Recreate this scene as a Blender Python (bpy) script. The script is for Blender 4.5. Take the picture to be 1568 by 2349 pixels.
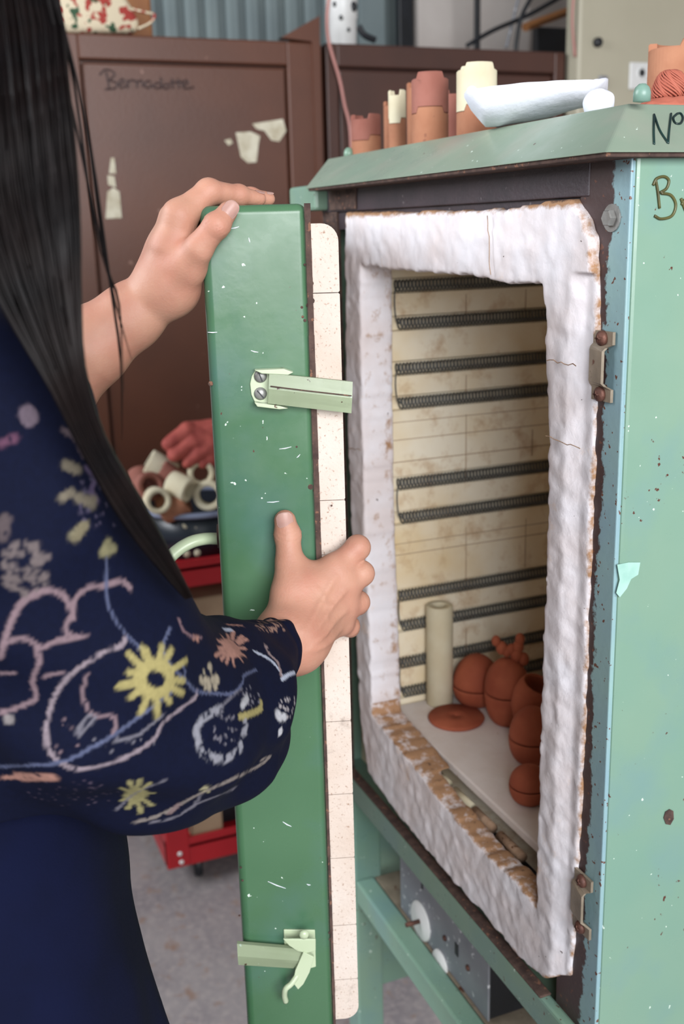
import bpy, bmesh, math, random
import numpy as np
from mathutils import Vector, Matrix, noise as mnoise
random.seed(4)
rng = np.random.default_rng(7)
for o in list(bpy.data.objects): bpy.data.objects.remove(o)
SC = bpy.context.scene
COL = SC.collection

# ------------------------------------------------------------------ camera
F = 2430.0; CX, CY = 784.0, 1174.5
_dn = np.array([1030 - CX, 10200 - CY, F]); _dn /= np.linalg.norm(_dn)
UP = -_dn
_dy = np.array([7000 - CX, 386 - CY, F]); _dy -= _dy @ UP * UP; _dy /= np.linalg.norm(_dy)
_dx = np.cross(_dy, UP)
RW = np.array([_dx, _dy, UP])            # world = RW @ (right, down, forward)
CAM = np.array([0.64443, -0.48658, 1.40])
def ray(px, py): return RW @ np.array([px - CX, py - CY, F])
def at(px, py, ax, val):                  # pixel -> point on the plane axis=val
    r = ray(px, py); return CAM + r * (val - CAM[ax]) / r[ax]
def ah(px, py, h):                        # pixel -> point at horizontal distance h
    r = ray(px, py); return CAM + r * h / math.hypot(r[0], r[1])
def pxm(h): return h * 0.97 / F           # metres per pixel at distance h
def proj(P):
    q = (np.asarray(P) - CAM) @ RW
    return np.stack([CX + F * q[..., 0] / q[..., 2], CY + F * q[..., 1] / q[..., 2]], -1), q[..., 2]

cd = bpy.data.cameras.new('camera'); cam = bpy.data.objects.new('camera', cd); COL.objects.link(cam)
cd.sensor_fit = 'VERTICAL'; cd.sensor_height = 36.0; cd.lens = 36.0 * F / 2349.0
cd.clip_start = 0.02
right, down, fwd = RW[:, 0], RW[:, 1], RW[:, 2]
M = Matrix(((right[0], -down[0], -fwd[0], CAM[0]), (right[1], -down[1], -fwd[1], CAM[1]), (right[2], -down[2], -fwd[2], CAM[2]), (0, 0, 0, 1)))
cam.matrix_world = M
cd.dof.use_dof = True; cd.dof.focus_distance = 0.79; cd.dof.aperture_fstop = 7.5
SC.camera = cam
# ------------------------------------------------------------------ world, lights, exposure
w = bpy.data.worlds.new('world'); SC.world = w; w.use_nodes = True
bg = w.node_tree.nodes['Background']; bg.inputs[0].default_value = (0.80, 0.88, 1.0, 1); bg.inputs[1].default_value = 0.19
def area(name, loc, target, sx, sy, power, col):
    l = bpy.data.lights.new(name, 'AREA'); l.shape = 'RECTANGLE'; l.size = sx; l.size_y = sy; l.energy = power; l.color = col
    o = bpy.data.objects.new(name, l); COL.objects.link(o); o.location = loc
    o.rotation_euler = (Vector(target) - Vector(loc)).to_track_quat('-Z', 'Y').to_euler(); return o
area('window_light_front', (-0.9, -2.5, 2.4), (-0.3, 0, 1.1), 1.6, 1.3, 95, (0.93, 0.96, 1.0))
area('window_light_side', (2.5, -0.45, 2.0), (-0.3, 0.0, 1.05), 2.0, 1.5, 150, (0.97, 0.98, 1.0))
SC.view_settings.view_transform = 'Standard'; SC.view_settings.look = 'None'
SC.view_settings.exposure = 0.0; SC.view_settings.gamma = 1.0; SC.view_settings.use_curve_mapping = False

# ------------------------------------------------------------------ material helpers
def lin(c):
    return tuple(((v / 255) / 12.92 if v / 255 <= 0.04045 else ((v / 255 + 0.055) / 1.055) ** 2.4) for v in c) + (1.0,)
def new_mat(name):
    m = bpy.data.materials.new(name); m.use_nodes = True; nt = m.node_tree
    return m, nt, nt.nodes['Principled BSDF']
def tc(nt): return nt.nodes.new('ShaderNodeTexCoord').outputs['Object']
def noise(nt, scale, detail=4, rough=0.55, vec=None):
    n = nt.nodes.new('ShaderNodeTexNoise'); n.inputs['Scale'].default_value = scale
    n.inputs['Detail'].default_value = detail; n.inputs['Roughness'].default_value = rough
    nt.links.new(vec if vec else tc(nt), n.inputs['Vector']); return n.outputs['Fac']
def ramp(nt, fac, a, b, ca=(0, 0, 0, 1), cb=(1, 1, 1, 1)):
    r = nt.nodes.new('ShaderNodeValToRGB'); e = r.color_ramp.elements
    e[0].position = a; e[0].color = ca; e[1].position = b; e[1].color = cb
    nt.links.new(fac, r.inputs[0]); return r.outputs[0]
def mix(nt, fac, a, b):
    m = nt.nodes.new('ShaderNodeMix'); m.data_type = 'RGBA'
    if isinstance(fac, (int, float)): m.inputs[0].default_value = fac
    else: nt.links.new(fac, m.inputs[0])
    for s, v in ((6, a), (7, b)):
        if isinstance(v, tuple): m.inputs[s].default_value = v
        else: nt.links.new(v, m.inputs[s])
    return m.outputs[2]
def math_(nt, op, a, b=None):
    m = nt.nodes.new('ShaderNodeMath'); m.operation = op
    for s, v in ((0, a), (1, b)):
        if v is None: continue
        if isinstance(v, (int, float)): m.inputs[s].default_value = v
        else: nt.links.new(v, m.inputs[s])
    return m.outputs[0]
def bump(nt, bs, h, strength=0.3, dist=0.002):
    b = nt.nodes.new('ShaderNodeBump'); b.inputs['Strength'].default_value = strength; b.inputs['Distance'].default_value = dist
    nt.links.new(h, b.inputs['Height']); nt.links.new(b.outputs[0], bs.inputs['Normal'])
def simple(name, c1, c2=None, scale=30, rough=0.6, metal=0.0, bmp=0.2, bscale=None, spots=None, spotscale=90, spotth=0.66, sss=0, bdist=0.002):
    m, nt, bs = new_mat(name)
    c2 = c2 or tuple(v * 0.85 for v in c1)
    col = mix(nt, ramp(nt, noise(nt, scale), 0.35, 0.65), lin(c1), lin(c2))
    if spots: col = mix(nt, ramp(nt, noise(nt, spotscale, 3), spotth, spotth + 0.04), col, lin(spots))
    nt.links.new(col, bs.inputs['Base Color']); bs.inputs['Roughness'].default_value = rough; bs.inputs['Metallic'].default_value = metal; bs.inputs['Specular IOR Level'].default_value = 0.15 if 'hair' in name or 'cotton' in name else 0.5
    if bmp: bump(nt, bs, noise(nt, bscale or scale * 3, 5), bmp, bdist)
    if sss:
        bs.inputs['Subsurface Weight'].default_value = sss; bs.inputs['Subsurface Radius'].default_value = (0.012, 0.004, 0.002); bs.inputs['Subsurface Scale'].default_value = 0.6
    return m
def paint(name, c1, c2, c3, rust=True, rough=0.32, th=0.70):
    m, nt, bs = new_mat(name)
    col = mix(nt, ramp(nt, noise(nt, 4.0, 3), 0.35, 0.65), lin(c1), lin(c2))
    col = mix(nt, ramp(nt, noise(nt, 9.0, 4), 0.5, 0.75), col, lin(c3))
    sp = ramp(nt, noise(nt, 150, 2), 0.735, 0.75)
    col = mix(nt, sp, col, lin((205, 220, 208)))
    if rust:
        th += 0.045; r = ramp(nt, math_(nt, 'ADD', math_(nt, 'MULTIPLY', noise(nt, 130, 3), 0.7), math_(nt, 'MULTIPLY', noise(nt, 7, 3), 0.3)), th - 0.09, th - 0.07)
        col = mix(nt, r, col, lin((84, 48, 38)))
    nt.links.new(col, bs.inputs['Base Color']); bs.inputs['Roughness'].default_value = rough
    nt.links.new(ramp(nt, noise(nt, 25, 4), 0.3, 0.8, (rough - .08,) * 3 + (1,), (rough + .16,) * 3 + (1,)), bs.inputs['Roughness'])
    bump(nt, bs, noise(nt, 60, 4), 0.12, 0.001)
    return m
MAT = {}
MAT['kiln_green'] = paint('kiln_green_paint', (122, 150, 130), (112, 146, 130), (110, 142, 138))
MAT['lid_green'] = paint('lid_green_paint', (142, 154, 136), (128, 148, 130), (152, 154, 140), th=0.72)
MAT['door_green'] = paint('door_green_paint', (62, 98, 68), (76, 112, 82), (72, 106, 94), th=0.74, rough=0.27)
MAT['mint'] = paint('latch_mint_paint', (178, 192, 160), (186, 198, 168), (168, 182, 148), th=0.70)
MAT['dark_band'] = simple('burnt_header_steel', (62, 50, 56), (44, 38, 44), 14, 0.5, 0.0, 0.4, 300, spots=(96, 88, 90), spotscale=120, spotth=0.70, bdist=0.001)
MAT['plaster'] = None
MAT['clay'] = simple('terracotta', (166, 88, 60), (146, 70, 46), 25, 0.85, bmp=0.25, bscale=220, bdist=0.0008)
MAT['prop_orange'] = simple('fired_orange_prop', (170, 118, 90), (154, 100, 74), 22, 0.9, bmp=0.3, bscale=160, spots=(140, 92, 72), spotscale=80, bdist=0.001)
MAT['prop_pink'] = simple('fired_pink_prop', (152, 98, 86), (138, 84, 72), 22, 0.9, bmp=0.3, bscale=160, spots=(130, 82, 70), spotscale=80, bdist=0.001)
MAT['prop_cream'] = simple('cream_prop', (212, 204, 178), (202, 190, 160), 20, 0.85, bmp=0.2, bscale=160, bdist=0.001)
MAT['white_clay'] = simple('white_bisque', (226, 228, 236), (210, 214, 226), 18, 0.8, bmp=0.5, bscale=60, bdist=0.003)
MAT['raw_clay'] = simple('salmon_raw_clay', (176, 100, 80), (162, 86, 68), 30, 0.75, bmp=0.4, bscale=90)
MAT['screw'] = simple('zinc_screw', (150, 150, 148), (120, 118, 114), 60, 0.45, 0.4, 0.1)
MAT['rusty_screw'] = simple('rusty_screw', (110, 74, 62), (80, 54, 48), 80, 0.6, 0.5, 0.4)
MAT['keeper'] = simple('galvanised_keeper', (160, 146, 128), (138, 126, 110), 50, 0.45, 0.35, 0.2, spots=(104, 66, 50), spotscale=70, spotth=0.66)
MAT['rust'] = simple('brown_rust', (86, 66, 58), (58, 42, 38), 90, 0.9, 0, 0.5, 260, spots=(120, 84, 66), spotscale=200, spotth=0.62, bdist=0.001)
MAT['alu'] = simple('splashed_aluminium', (150, 152, 158), (132, 134, 142), 14, 0.42, 0.45, 0.1, spots=(226, 226, 230), spotscale=95, spotth=0.64)
MAT['coil'] = simple('element_wire', (104, 108, 110), (78, 80, 82), 80, 0.6, 0.4, 0)
MAT['black'] = simple('black_plastic', (26, 28, 34), (18, 20, 24), 20, 0.45, 0, 0.1)
MAT['locker'] = simple('brown_locker_paint', (94, 54, 36), (80, 46, 32), 3, 0.42, 0, 0.25, 140, spots=(138, 102, 88), spotscale=26, spotth=0.72, bdist=0.001)
MAT['locker_dark'] = simple('brown_locker_recess', (60, 34, 28), (50, 28, 24), 4, 0.55, 0, 0.1)
MAT['locker2'] = simple('dark_brown_locker_paint', (74, 42, 31), (62, 36, 28), 3, 0.45, 0, 0.2, 140, bdist=0.001)
MAT['ink_brown'] = simple('brown_marker', (50, 26, 26), (44, 22, 22), 10, 0.5, 0, 0)
MAT['ink_black'] = simple('dark_marker', (22, 52, 48), (16, 34, 34), 30, 0.4, 0, 0)
MAT['ink_olive'] = simple('olive_marker', (88, 86, 44), (66, 62, 34), 40, 0.4, 0, 0)
MAT['paper'] = simple('torn_label_paper', (206, 200, 180), (176, 166, 142), 40, 0.8, 0, 0.1)
MAT['beige'] = simple('beige_cabinet_paint', (176, 170, 150), (168, 162, 142), 3, 0.5, 0, 0.05)
MAT['white'] = simple('white_plastic', (220, 220, 218), (206, 206, 204), 8, 0.4, 0, 0)
MAT['grey_wall'] = simple('blue_grey_wall', (122, 134, 134), (112, 124, 126), 5, 0.8, 0, 0.2)
MAT['white_wall'] = simple('off_white_board', (196, 188, 182), (184, 174, 168), 4, 0.7, 0, 0.1)
MAT['red'] = simple('red_cart_paint', (172, 22, 32), (156, 18, 28), 4, 0.35, 0, 0.03)
MAT['glove'] = simple('red_leather_glove', (176, 84, 74), (148, 62, 56), 40, 0.75, 0, 0.4, 200)
MAT['tub'] = simple('dark_tub_plastic', (30, 38, 48), (24, 30, 38), 10, 0.35, 0, 0)
MAT['tub_rim'] = simple('pale_tub_rim', (130, 138, 160), (112, 118, 140), 10, 0.3, 0, 0)
MAT['cardboard'] = simple('cardboard', (176, 150, 122), (160, 134, 108), 10, 0.85, 0, 0.1)
MAT['orange'] = simple('orange_wood', (158, 104, 56), (140, 88, 48), 12, 0.6, 0, 0.1)
MAT['pink_wire'] = simple('pink_flex', (176, 124, 116), (164, 112, 104), 10, 0.5, 0, 0)
MAT['trouser'] = simple('navy_cotton', (6, 12, 40), (4, 8, 28), 9, 0.9, 0, 0.3, 700, bdist=0.001)
MAT['nail'] = simple('nail', (222, 184, 172), (214, 174, 162), 60, 0.3, 0, 0, sss=0.2)
MAT['hair'] = simple('dark_brown_hair', (18, 11, 10), (9, 6, 7), 40, 0.5, 0, 0)
MAT['tape'] = simple('pale_tape_remnant', (158, 196, 184), (140, 182, 170), 60, 0.6, 0, 0)
MAT['shelf'] = simple('kiln_shelf', (230, 222, 218), (216, 204, 196), 14, 0.9, 0, 0.3, 120, spots=(190, 164, 140), spotscale=30, spotth=0.66, bdist=0.001)
MAT['sill'] = simple('worn_sill_brick', (150, 120, 96), (176, 148, 124), 30, 0.95, 0, 0.8, 110, spots=(104, 72, 48), spotscale=60, spotth=0.60, bdist=0.004)

def plaster():
    m, nt, bs = new_mat('flaking_white_firebrick')
    col = mix(nt, ramp(nt, noise(nt, 16, 5), 0.38, 0.66), lin((222, 219, 224)), lin((212, 202, 202)))
    col = mix(nt, ramp(nt, noise(nt, 9, 6, 0.7), 0.60, 0.72), col, lin((224, 196, 172)))
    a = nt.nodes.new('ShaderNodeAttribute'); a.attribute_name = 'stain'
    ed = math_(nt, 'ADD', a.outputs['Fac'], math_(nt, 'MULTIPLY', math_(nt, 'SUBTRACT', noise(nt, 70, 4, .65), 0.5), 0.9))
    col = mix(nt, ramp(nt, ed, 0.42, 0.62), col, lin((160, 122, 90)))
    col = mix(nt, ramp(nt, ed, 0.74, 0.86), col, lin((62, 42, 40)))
    col = mix(nt, ramp(nt, noise(nt, 120, 3), 0.735, 0.75), col, lin((70, 50, 44)))
    nt.links.new(col, bs.inputs['Base Color']); bs.inputs['Roughness'].default_value = 0.85
    bump(nt, bs, noise(nt, 90, 6, .65), 0.32, 0.003); return m
MAT['plaster'] = plaster()
def firebrick(name, c1, c2, speck):
    m, nt, bs = new_mat(name)
    col = mix(nt, ramp(nt, noise(nt, 12, 4), 0.35, 0.7), lin(c1), lin(c2))
    col = mix(nt, ramp(nt, noise(nt, 420, 3), 0.60, 0.74), col, lin(speck))
    col = mix(nt, ramp(nt, noise(nt, 30, 5, .7), 0.62, 0.76), col, lin(tuple(v * .8 for v in c2)))
    nt.links.new(col, bs.inputs['Base Color']); bs.inputs['Roughness'].default_value = 0.9
    bump(nt, bs, noise(nt, 260, 4), 0.5, 0.001); return m
MAT['plug'] = firebrick('speckled_insulating_brick', (208, 196, 186), (196, 178, 164), (158, 130, 112))
def chamber():
    m, nt, bs = new_mat('yellowed_chamber_brick')
    col = mix(nt, ramp(nt, noise(nt, 7, 5), 0.35, 0.68), lin((244, 236, 216)), lin((226, 202, 158)))
    col = mix(nt, ramp(nt, noise(nt, 24, 4, .7), 0.52, 0.85), col, lin((178, 132, 76)))
    nt.links.new(col, bs.inputs['Base Color']); bs.inputs['Roughness'].default_value = 0.9
    bump(nt, bs, noise(nt, 120, 4), 0.3, 0.001); return m
MAT['chamber'] = chamber()
def front_steel():
    m, nt, bs = new_mat('rusted_front_flange')
    sx = nt.nodes.new('ShaderNodeSeparateXYZ'); nt.links.new(tc(nt), sx.inputs[0])
    col = mix(nt, ramp(nt, noise(nt, 8, 3), .4, .7), lin((128, 158, 168)), lin((138, 170, 166)))
    d = math_(nt, 'MULTIPLY', sx.outputs['X'], -36.0)
    v = math_(nt, 'ADD', d, math_(nt, 'MULTIPLY', noise(nt, 60, 5, .7), 0.9))
    v = math_(nt, 'ADD', v, math_(nt, 'MULTIPLY', noise(nt, 9, 2), 0.8))
    col = mix(nt, ramp(nt, v, 1.36, 1.44) if False else ramp(nt, math_(nt, 'MULTIPLY', v, .5), 0.80, 0.84), col, lin((62, 44, 44)))
    col = mix(nt, ramp(nt, noise(nt, 170, 2), .66, .68), col, lin((98, 60, 46)))
    nt.links.new(col, bs.inputs['Base Color']); bs.inputs['Roughness'].default_value = 0.42
    bump(nt, bs, noise(nt, 150, 5), 0.3, 0.001); return m
MAT['front_steel'] = front_steel()
def skin():
    m, nt, bs = new_mat('skin')
    col = mix(nt, ramp(nt, noise(nt, 22, 4), 0.35, 0.7), lin((182, 136, 114)), lin((164, 114, 94)))
    col = mix(nt, math_(nt, 'MULTIPLY', ramp(nt, noise(nt, 34, 5), 0.45, 0.9), .5), col, lin((182, 112, 96)))
    nt.links.new(col, bs.inputs['Base Color']); bs.inputs['Roughness'].default_value = 0.58
    bs.inputs['Subsurface Weight'].default_value = 0.12; bs.inputs['Subsurface Radius'].default_value = (0.01, 0.004, 0.002); bs.inputs['Subsurface Scale'].default_value = 0.5
    v = nt.nodes.new('ShaderNodeTexVoronoi'); v.inputs['Scale'].default_value = 600; nt.links.new(tc(nt), v.inputs['Vector'])
    bump(nt, bs, math_(nt, 'ADD', math_(nt, 'MULTIPLY', v.outputs['Distance'], 0.5), noise(nt, 160, 4)), 0.28, 0.0006); return m
MAT['skin'] = skin()
def printed():
    m, nt, bs = new_mat('navy_printed_fabric')
    a = nt.nodes.new('ShaderNodeAttribute'); a.attribute_name = 'print'
    br = math_(nt, 'ADD', 0.62, math_(nt, 'MULTIPLY', noise(nt, 260, 4, .7), 0.7))
    mm = nt.nodes.new('ShaderNodeMix'); mm.data_type = 'RGBA'; mm.blend_type = 'MULTIPLY'; mm.inputs[0].default_value = 1
    nt.links.new(a.outputs['Color'], mm.inputs[6]); nt.links.new(br, mm.inputs[7])
    nt.links.new(mm.outputs[2], bs.inputs['Base Color']); bs.inputs['Roughness'].default_value = 0.82
    bs.inputs['Specular IOR Level'].default_value = 0.12
    bump(nt, bs, noise(nt, 1200, 2), 0.25, 0.0004); return m
MAT['print'] = printed()
def floor_mat():
    m, nt, bs = new_mat('worn_painted_concrete')
    col = mix(nt, ramp(nt, noise(nt, 5, 4), 0.35, 0.68), lin((142, 136, 136)), lin((118, 112, 116)))
    col = mix(nt, ramp(nt, noise(nt, 60, 4, .7), 0.45, 0.7), col, lin((156, 148, 146)))
    col = mix(nt, ramp(nt, noise(nt, 26, 4), 0.58, 0.72), col, lin((134, 112, 100)))
    nt.links.new(col, bs.inputs['Base Color']); bs.inputs['Roughness'].default_value = 0.5
    bump(nt, bs, noise(nt, 90, 4), 0.2, 0.002); return m
MAT['floor'] = floor_mat()
def floral():
    m, nt, bs = new_mat('floral_cotton')
    col = mix(nt, ramp(nt, noise(nt, 38, 2), 0.54, 0.57), lin((214, 200, 172)), lin((162, 60, 52)))
    col = mix(nt, ramp(nt, noise(nt, 47, 2), 0.60, 0.62), col, lin((52, 82, 58)))
    nt.links.new(col, bs.inputs['Base Color']); bs.inputs['Roughness'].default_value = 0.9; return m
MAT['floral'] = floral()

# ------------------------------------------------------------------ object helpers
def link(name, me, mat, parent=None, smooth=False):
    o = bpy.data.objects.new(name, me); COL.objects.link(o)
    if mat: me.materials.append(MAT[mat] if isinstance(mat, str) else mat)
    if parent:
        o.parent = parent; o.matrix_parent_inverse = Matrix.Translation(-Vector(parent.location)) if parent.rotation_euler == Vector((0, 0, 0)) or True else Matrix()
    if smooth: me.polygons.foreach_set('use_smooth', [True] * len(me.polygons))
    return o
def from_bm(name, bm, mat, parent=None, smooth=False):
    bmesh.ops.recalc_face_normals(bm, faces=bm.faces)
    me = bpy.data.meshes.new(name); bm.to_mesh(me); bm.free(); return link(name, me, mat, parent, smooth)
def from_np(name, V, Q, mat, parent=None, smooth=True):
    me = bpy.data.meshes.new(name); me.from_pydata([tuple(v) for v in V], [], [tuple(q) for q in Q]); me.update()
    return link(name, me, mat, parent, smooth)
def thing(name, label, cat, loc=(0, 0, 0), group=None):
    o = bpy.data.objects.new(name, None); COL.objects.link(o); o.location = tuple(float(v) for v in loc); o.empty_display_size = 0.05
    o['label'] = label; o['category'] = cat
    if group: o['group'] = group
    return o
def tag(o, label, cat, group=None):
    o['label'] = label; o['category'] = cat
    if group: o['group'] = group
    return o
def V3(p): return Vector((float(p[0]), float(p[1]), float(p[2])))
def basis(d):
    d = V3(d).normalized(); a = Vector((0, 0, 1)) if abs(d.z) < 0.9 else Vector((1, 0, 0))
    u = a.cross(d).normalized(); return u, d.cross(u).normalized(), d
def add_box(bm, c, s, rot=None, bev=0.0, seg=2):
    r = bmesh.ops.create_cube(bm, size=1.0); vs = r['verts']
    bmesh.ops.scale(bm, verts=vs, vec=s)
    if bev:
        es = list({e for v in vs for e in v.link_edges})
        g = bmesh.ops.bevel(bm, geom=es, offset=bev, segments=seg, affect='EDGES', profile=0.5)
        vs = list({v for f in g['faces'] for v in f.verts} | {v for v in vs if v.is_valid})
    if rot is not None: bmesh.ops.rotate(bm, verts=vs, cent=(0, 0, 0), matrix=rot)
    bmesh.ops.translate(bm, verts=vs, vec=V3(c)); return vs
def box(name, lo, hi, mat, parent=None, bev=0.002):
    bm = bmesh.new(); lo = V3(lo); hi = V3(hi); s = Vector([abs(hi[i] - lo[i]) for i in range(3)])
    add_box(bm, (lo + hi) / 2, s, None, min(bev, min(s) * 0.45)); return from_bm(name, bm, mat, parent)
def add_tube(bm, pts, r, seg=10, closed_caps=True, flat=1.0, upv=None):
    pts = [V3(p) for p in pts]; n = len(pts); rings = []
    rr = r if hasattr(r, '__len__') else [r] * n
    u = None
    for i, p in enumerate(pts):
        d = (pts[min(i + 1, n - 1)] - pts[max(i - 1, 0)]).normalized()
        if upv is not None: u = (V3(upv) - d * V3(upv).dot(d)).normalized()
        elif u is None: u = basis(d)[0]
        else: u = (u - d * u.dot(d)).normalized()
        v = d.cross(u)
        rings.append([bm.verts.new(p + (u * math.cos(a) + v * math.sin(a) * flat) * rr[i]) for a in [2 * math.pi * k / seg for k in range(seg)]])
    for a, b in zip(rings, rings[1:]):
        for k in range(seg): bm.faces.new((a[k], a[(k + 1) % seg], b[(k + 1) % seg], b[k]))
    if closed_caps:
        bm.faces.new(rings[0][::-1]); bm.faces.new(rings[-1])
def add_lathe(bm, prof, c=(0, 0, 0), axis=(0, 0, 1), seg=32):
    u, v, d = basis(axis); c = V3(c); rings = []
    for r, z in prof:
        if r < 1e-6: rings.append([bm.verts.new(c + d * z)])
        else: rings.append([bm.verts.new(c + d * z + (u * math.cos(2 * math.pi * k / seg) + v * math.sin(2 * math.pi * k / seg)) * r) for k in range(seg)])
    for a, b in zip(rings, rings[1:]):
        if len(a) == 1 and len(b) == 1: continue
        for k in range(seg):
            k2 = (k + 1) % seg
            if len(a) == 1: bm.faces.new((a[0], b[k2], b[k]))
            elif len(b) == 1: bm.faces.new((a[k], a[k2], b[0]))
            else: bm.faces.new((a[k], a[k2], b[k2], b[k]))
def lathe(name, prof, c, mat, parent=None, axis=(0, 0, 1), seg=32, smooth=True):
    bm = bmesh.new(); add_lathe(bm, prof, c, axis, seg); return from_bm(name, bm, mat, parent, smooth)
def add_prism(bm, pts, off):
    a = [bm.verts.new(V3(p)) for p in pts]; b = [bm.verts.new(V3(p) + V3(off)) for p in pts]; n = len(a)
    bm.faces.new(a); bm.faces.new(b[::-1])
    for k in range(n): bm.faces.new((a[k], b[k], b[(k + 1) % n], a[(k + 1) % n]))
def prism(name, pts, off, mat, parent=None, bev=0):
    bm = bmesh.new(); add_prism(bm, pts, off)
    if bev: bmesh.ops.bevel(bm, geom=list(bm.edges), offset=bev, segments=2, affect='EDGES', profile=0.5)
    return from_bm(name, bm, mat, parent)
def spline(pts, n=8):
    P = [np.array(p, float) for p in pts]; P = [2 * P[0] - P[1]] + P + [2 * P[-1] - P[-2]]; out = []
    for i in range(1, len(P) - 2):
        for t in np.linspace(0, 1, n, endpoint=False):
            a, b, c, d = P[i - 1:i + 3]
            out.append(0.5 * (2 * b + (c - a) * t + (2 * a - 5 * b + 4 * c - d) * t * t + (3 * b - a - 3 * c + d) * t ** 3))
    out.append(P[-2]); return out
def strokes(name, plist, mapf, nrm, wd, mat, parent):      # handwriting: flat thin ribbons on a panel
    bm = bmesh.new(); nrm = V3(nrm)
    for pl in plist:
        pts = [V3(mapf(*p)) + nrm * 0.0004 for p in spline(pl, 6)]
        add_tube(bm, pts, wd, 8, True, 0.22, nrm.cross((pts[-1] - pts[0] if (pts[-1] - pts[0]).length > 1e-4 else pts[1] - pts[0])) if False else None) if False else add_tube(bm, pts, wd * 0.5, 6)
    return from_bm(name, bm, mat, parent, True)

# numpy value noise
_T = rng.random((32, 32, 32))
def vnoise(P, s):
    q = P * s; i = np.floor(q).astype(int); f = q - i; f = f * f * (3 - 2 * f); i %= 32; j = (i + 1) % 32
    x0, y0, z0 = i[..., 0], i[..., 1], i[..., 2]; x1, y1, z1 = j[..., 0], j[..., 1], j[..., 2]; fx, fy, fz = f[..., 0], f[..., 1], f[..., 2]
    l = lambda a, b, t: a + (b - a) * t
    return l(l(l(_T[x0, y0, z0], _T[x1, y0, z0], fx), l(_T[x0, y1, z0], _T[x1, y1, z0], fx), fy),
             l(l(_T[x0, y0, z1], _T[x1, y0, z1], fx), l(_T[x0, y1, z1], _T[x1, y1, z1], fx), fy), fz) - 0.5
# surface nets
def nets(fn, lo, hi, res, sparse=0):
    lo = np.array(lo, float); hi = np.array(hi, float); n = np.ceil((hi - lo) / res).astype(int) + 1
    ax = [lo[k] + np.arange(n[k]) * res for k in range(3)]
    if not sparse:
        D = np.empty(n)
        for i0 in range(0, n[0], 24):
            G = np.stack(np.meshgrid(ax[0][i0:i0 + 24], ax[1], ax[2], indexing='ij'), -1); D[i0:i0 + 24] = fn(G)
    else:
        B = 8; nb_ = -(-n // B); D = np.empty(nb_ * B)
        I = np.stack(np.meshgrid(*[np.arange(m) for m in nb_], indexing='ij'), -1).reshape(-1, 3)
        d = np.concatenate([fn(lo + (c_ * B + (B - 1) / 2) * res) for c_ in np.array_split(I, max(1, len(I) // 20000))])
        far = np.abs(d) > B * res * 0.9 + sparse
        DV = D.reshape(nb_[0], B, nb_[1], B, nb_[2], B).transpose(0, 2, 4, 1, 3, 5)
        DV[tuple(I[far].T)] = d[far][:, None, None, None]
        A = I[~far]; off = np.stack(np.meshgrid(*[np.arange(B)] * 3, indexing='ij'), -1)
        for c_ in np.array_split(A, max(1, len(A) // 400)):
            if len(c_): DV[tuple(c_.T)] = fn(lo + (c_[:, None, None, None, :] * B + off) * res)
        D = D[:n[0], :n[1], :n[2]]
    S = D < 0; c = n - 1
    cnt = np.zeros(c, int); pos = np.zeros(tuple(c) + (3,)); num = np.zeros(c)
    cor = [(a, b, d) for a in (0, 1) for b in (0, 1) for d in (0, 1)]
    sl = lambda o: tuple(slice(o[k], o[k] + c[k]) for k in range(3))
    for o in cor: cnt += S[sl(o)]
    act = (cnt > 0) & (cnt < 8); I = np.argwhere(act); idx = -np.ones(c, int); idx[act] = np.arange(len(I))
    P = np.zeros((len(I), 3)); N = np.zeros(len(I))
    for a in cor:
        for k in range(3):
            if a[k]: continue
            b = list(a); b[k] = 1
            da = D[tuple((I + a).T)]; db = D[tuple((I + b).T)]; m = (da < 0) != (db < 0)
            t = da[m] / (da[m] - db[m]); q = np.tile(np.array(a, float), (m.sum(), 1)); q[:, k] = t
            P[m] += q; N[m] += 1
    P = lo + (I + P / N[:, None]) * res
    Q = []
    for k in range(3):
        u, v = (k + 1) % 3, (k + 2) % 3
        s0 = [slice(None)] * 3; s1 = [slice(None)] * 3; s0[k] = slice(0, -1); s1[k] = slice(1, None)
        X = S[tuple(s0)] != S[tuple(s1)]; E = np.argwhere(X); a_in = S[tuple(s0)][X]
        ok = (E[:, u] > 0) & (E[:, v] > 0) & (E[:, u] < c[u]) & (E[:, v] < c[v]) & (E[:, k] < c[k]); E = E[ok]; a_in = a_in[ok]
        e = np.eye(3, dtype=int); q = [idx[tuple((E - du * e[u] - dv * e[v]).T)] for du, dv in ((0, 0), (1, 0), (1, 1), (0, 1))]
        q = np.stack(q, 1); q[~a_in] = q[~a_in][:, ::-1]; Q.append(q)
    Q = np.concatenate(Q); Q = Q[(Q >= 0).all(1)]
    return P, Q
def cone(P, a, b, ra, rb):
    a = np.array(a, float); b = np.array(b, float); d = b - a; L = d @ d + 1e-12
    t = np.clip(((P - a) @ d) / L, 0, 1); q = P - a - t[..., None] * d
    return np.sqrt((q * q).sum(-1)) - (ra + (rb - ra) * t)
def smin(a, b, k):
    h = np.clip(0.5 + 0.5 * (b - a) / k, 0, 1); return b + (a - b) * h - k * h * (1 - h)
def chain(P, J, k=0.003):
    d = None
    for (a, ra), (b, rb) in zip(J, J[1:]):
        c = cone(P, a, b, ra, rb); d = c if d is None else smin(d, c, k)
    return d
def ell(P, c, r, R=None):
    q = P - np.array(c)
    if R is not None: q = q @ R
    r = np.array(r); k0 = np.sqrt(((q / r) ** 2).sum(-1)); k1 = np.sqrt(((q / r ** 2) ** 2).sum(-1)) + 1e-9
    return k0 * (k0 - 1) / k1

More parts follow.
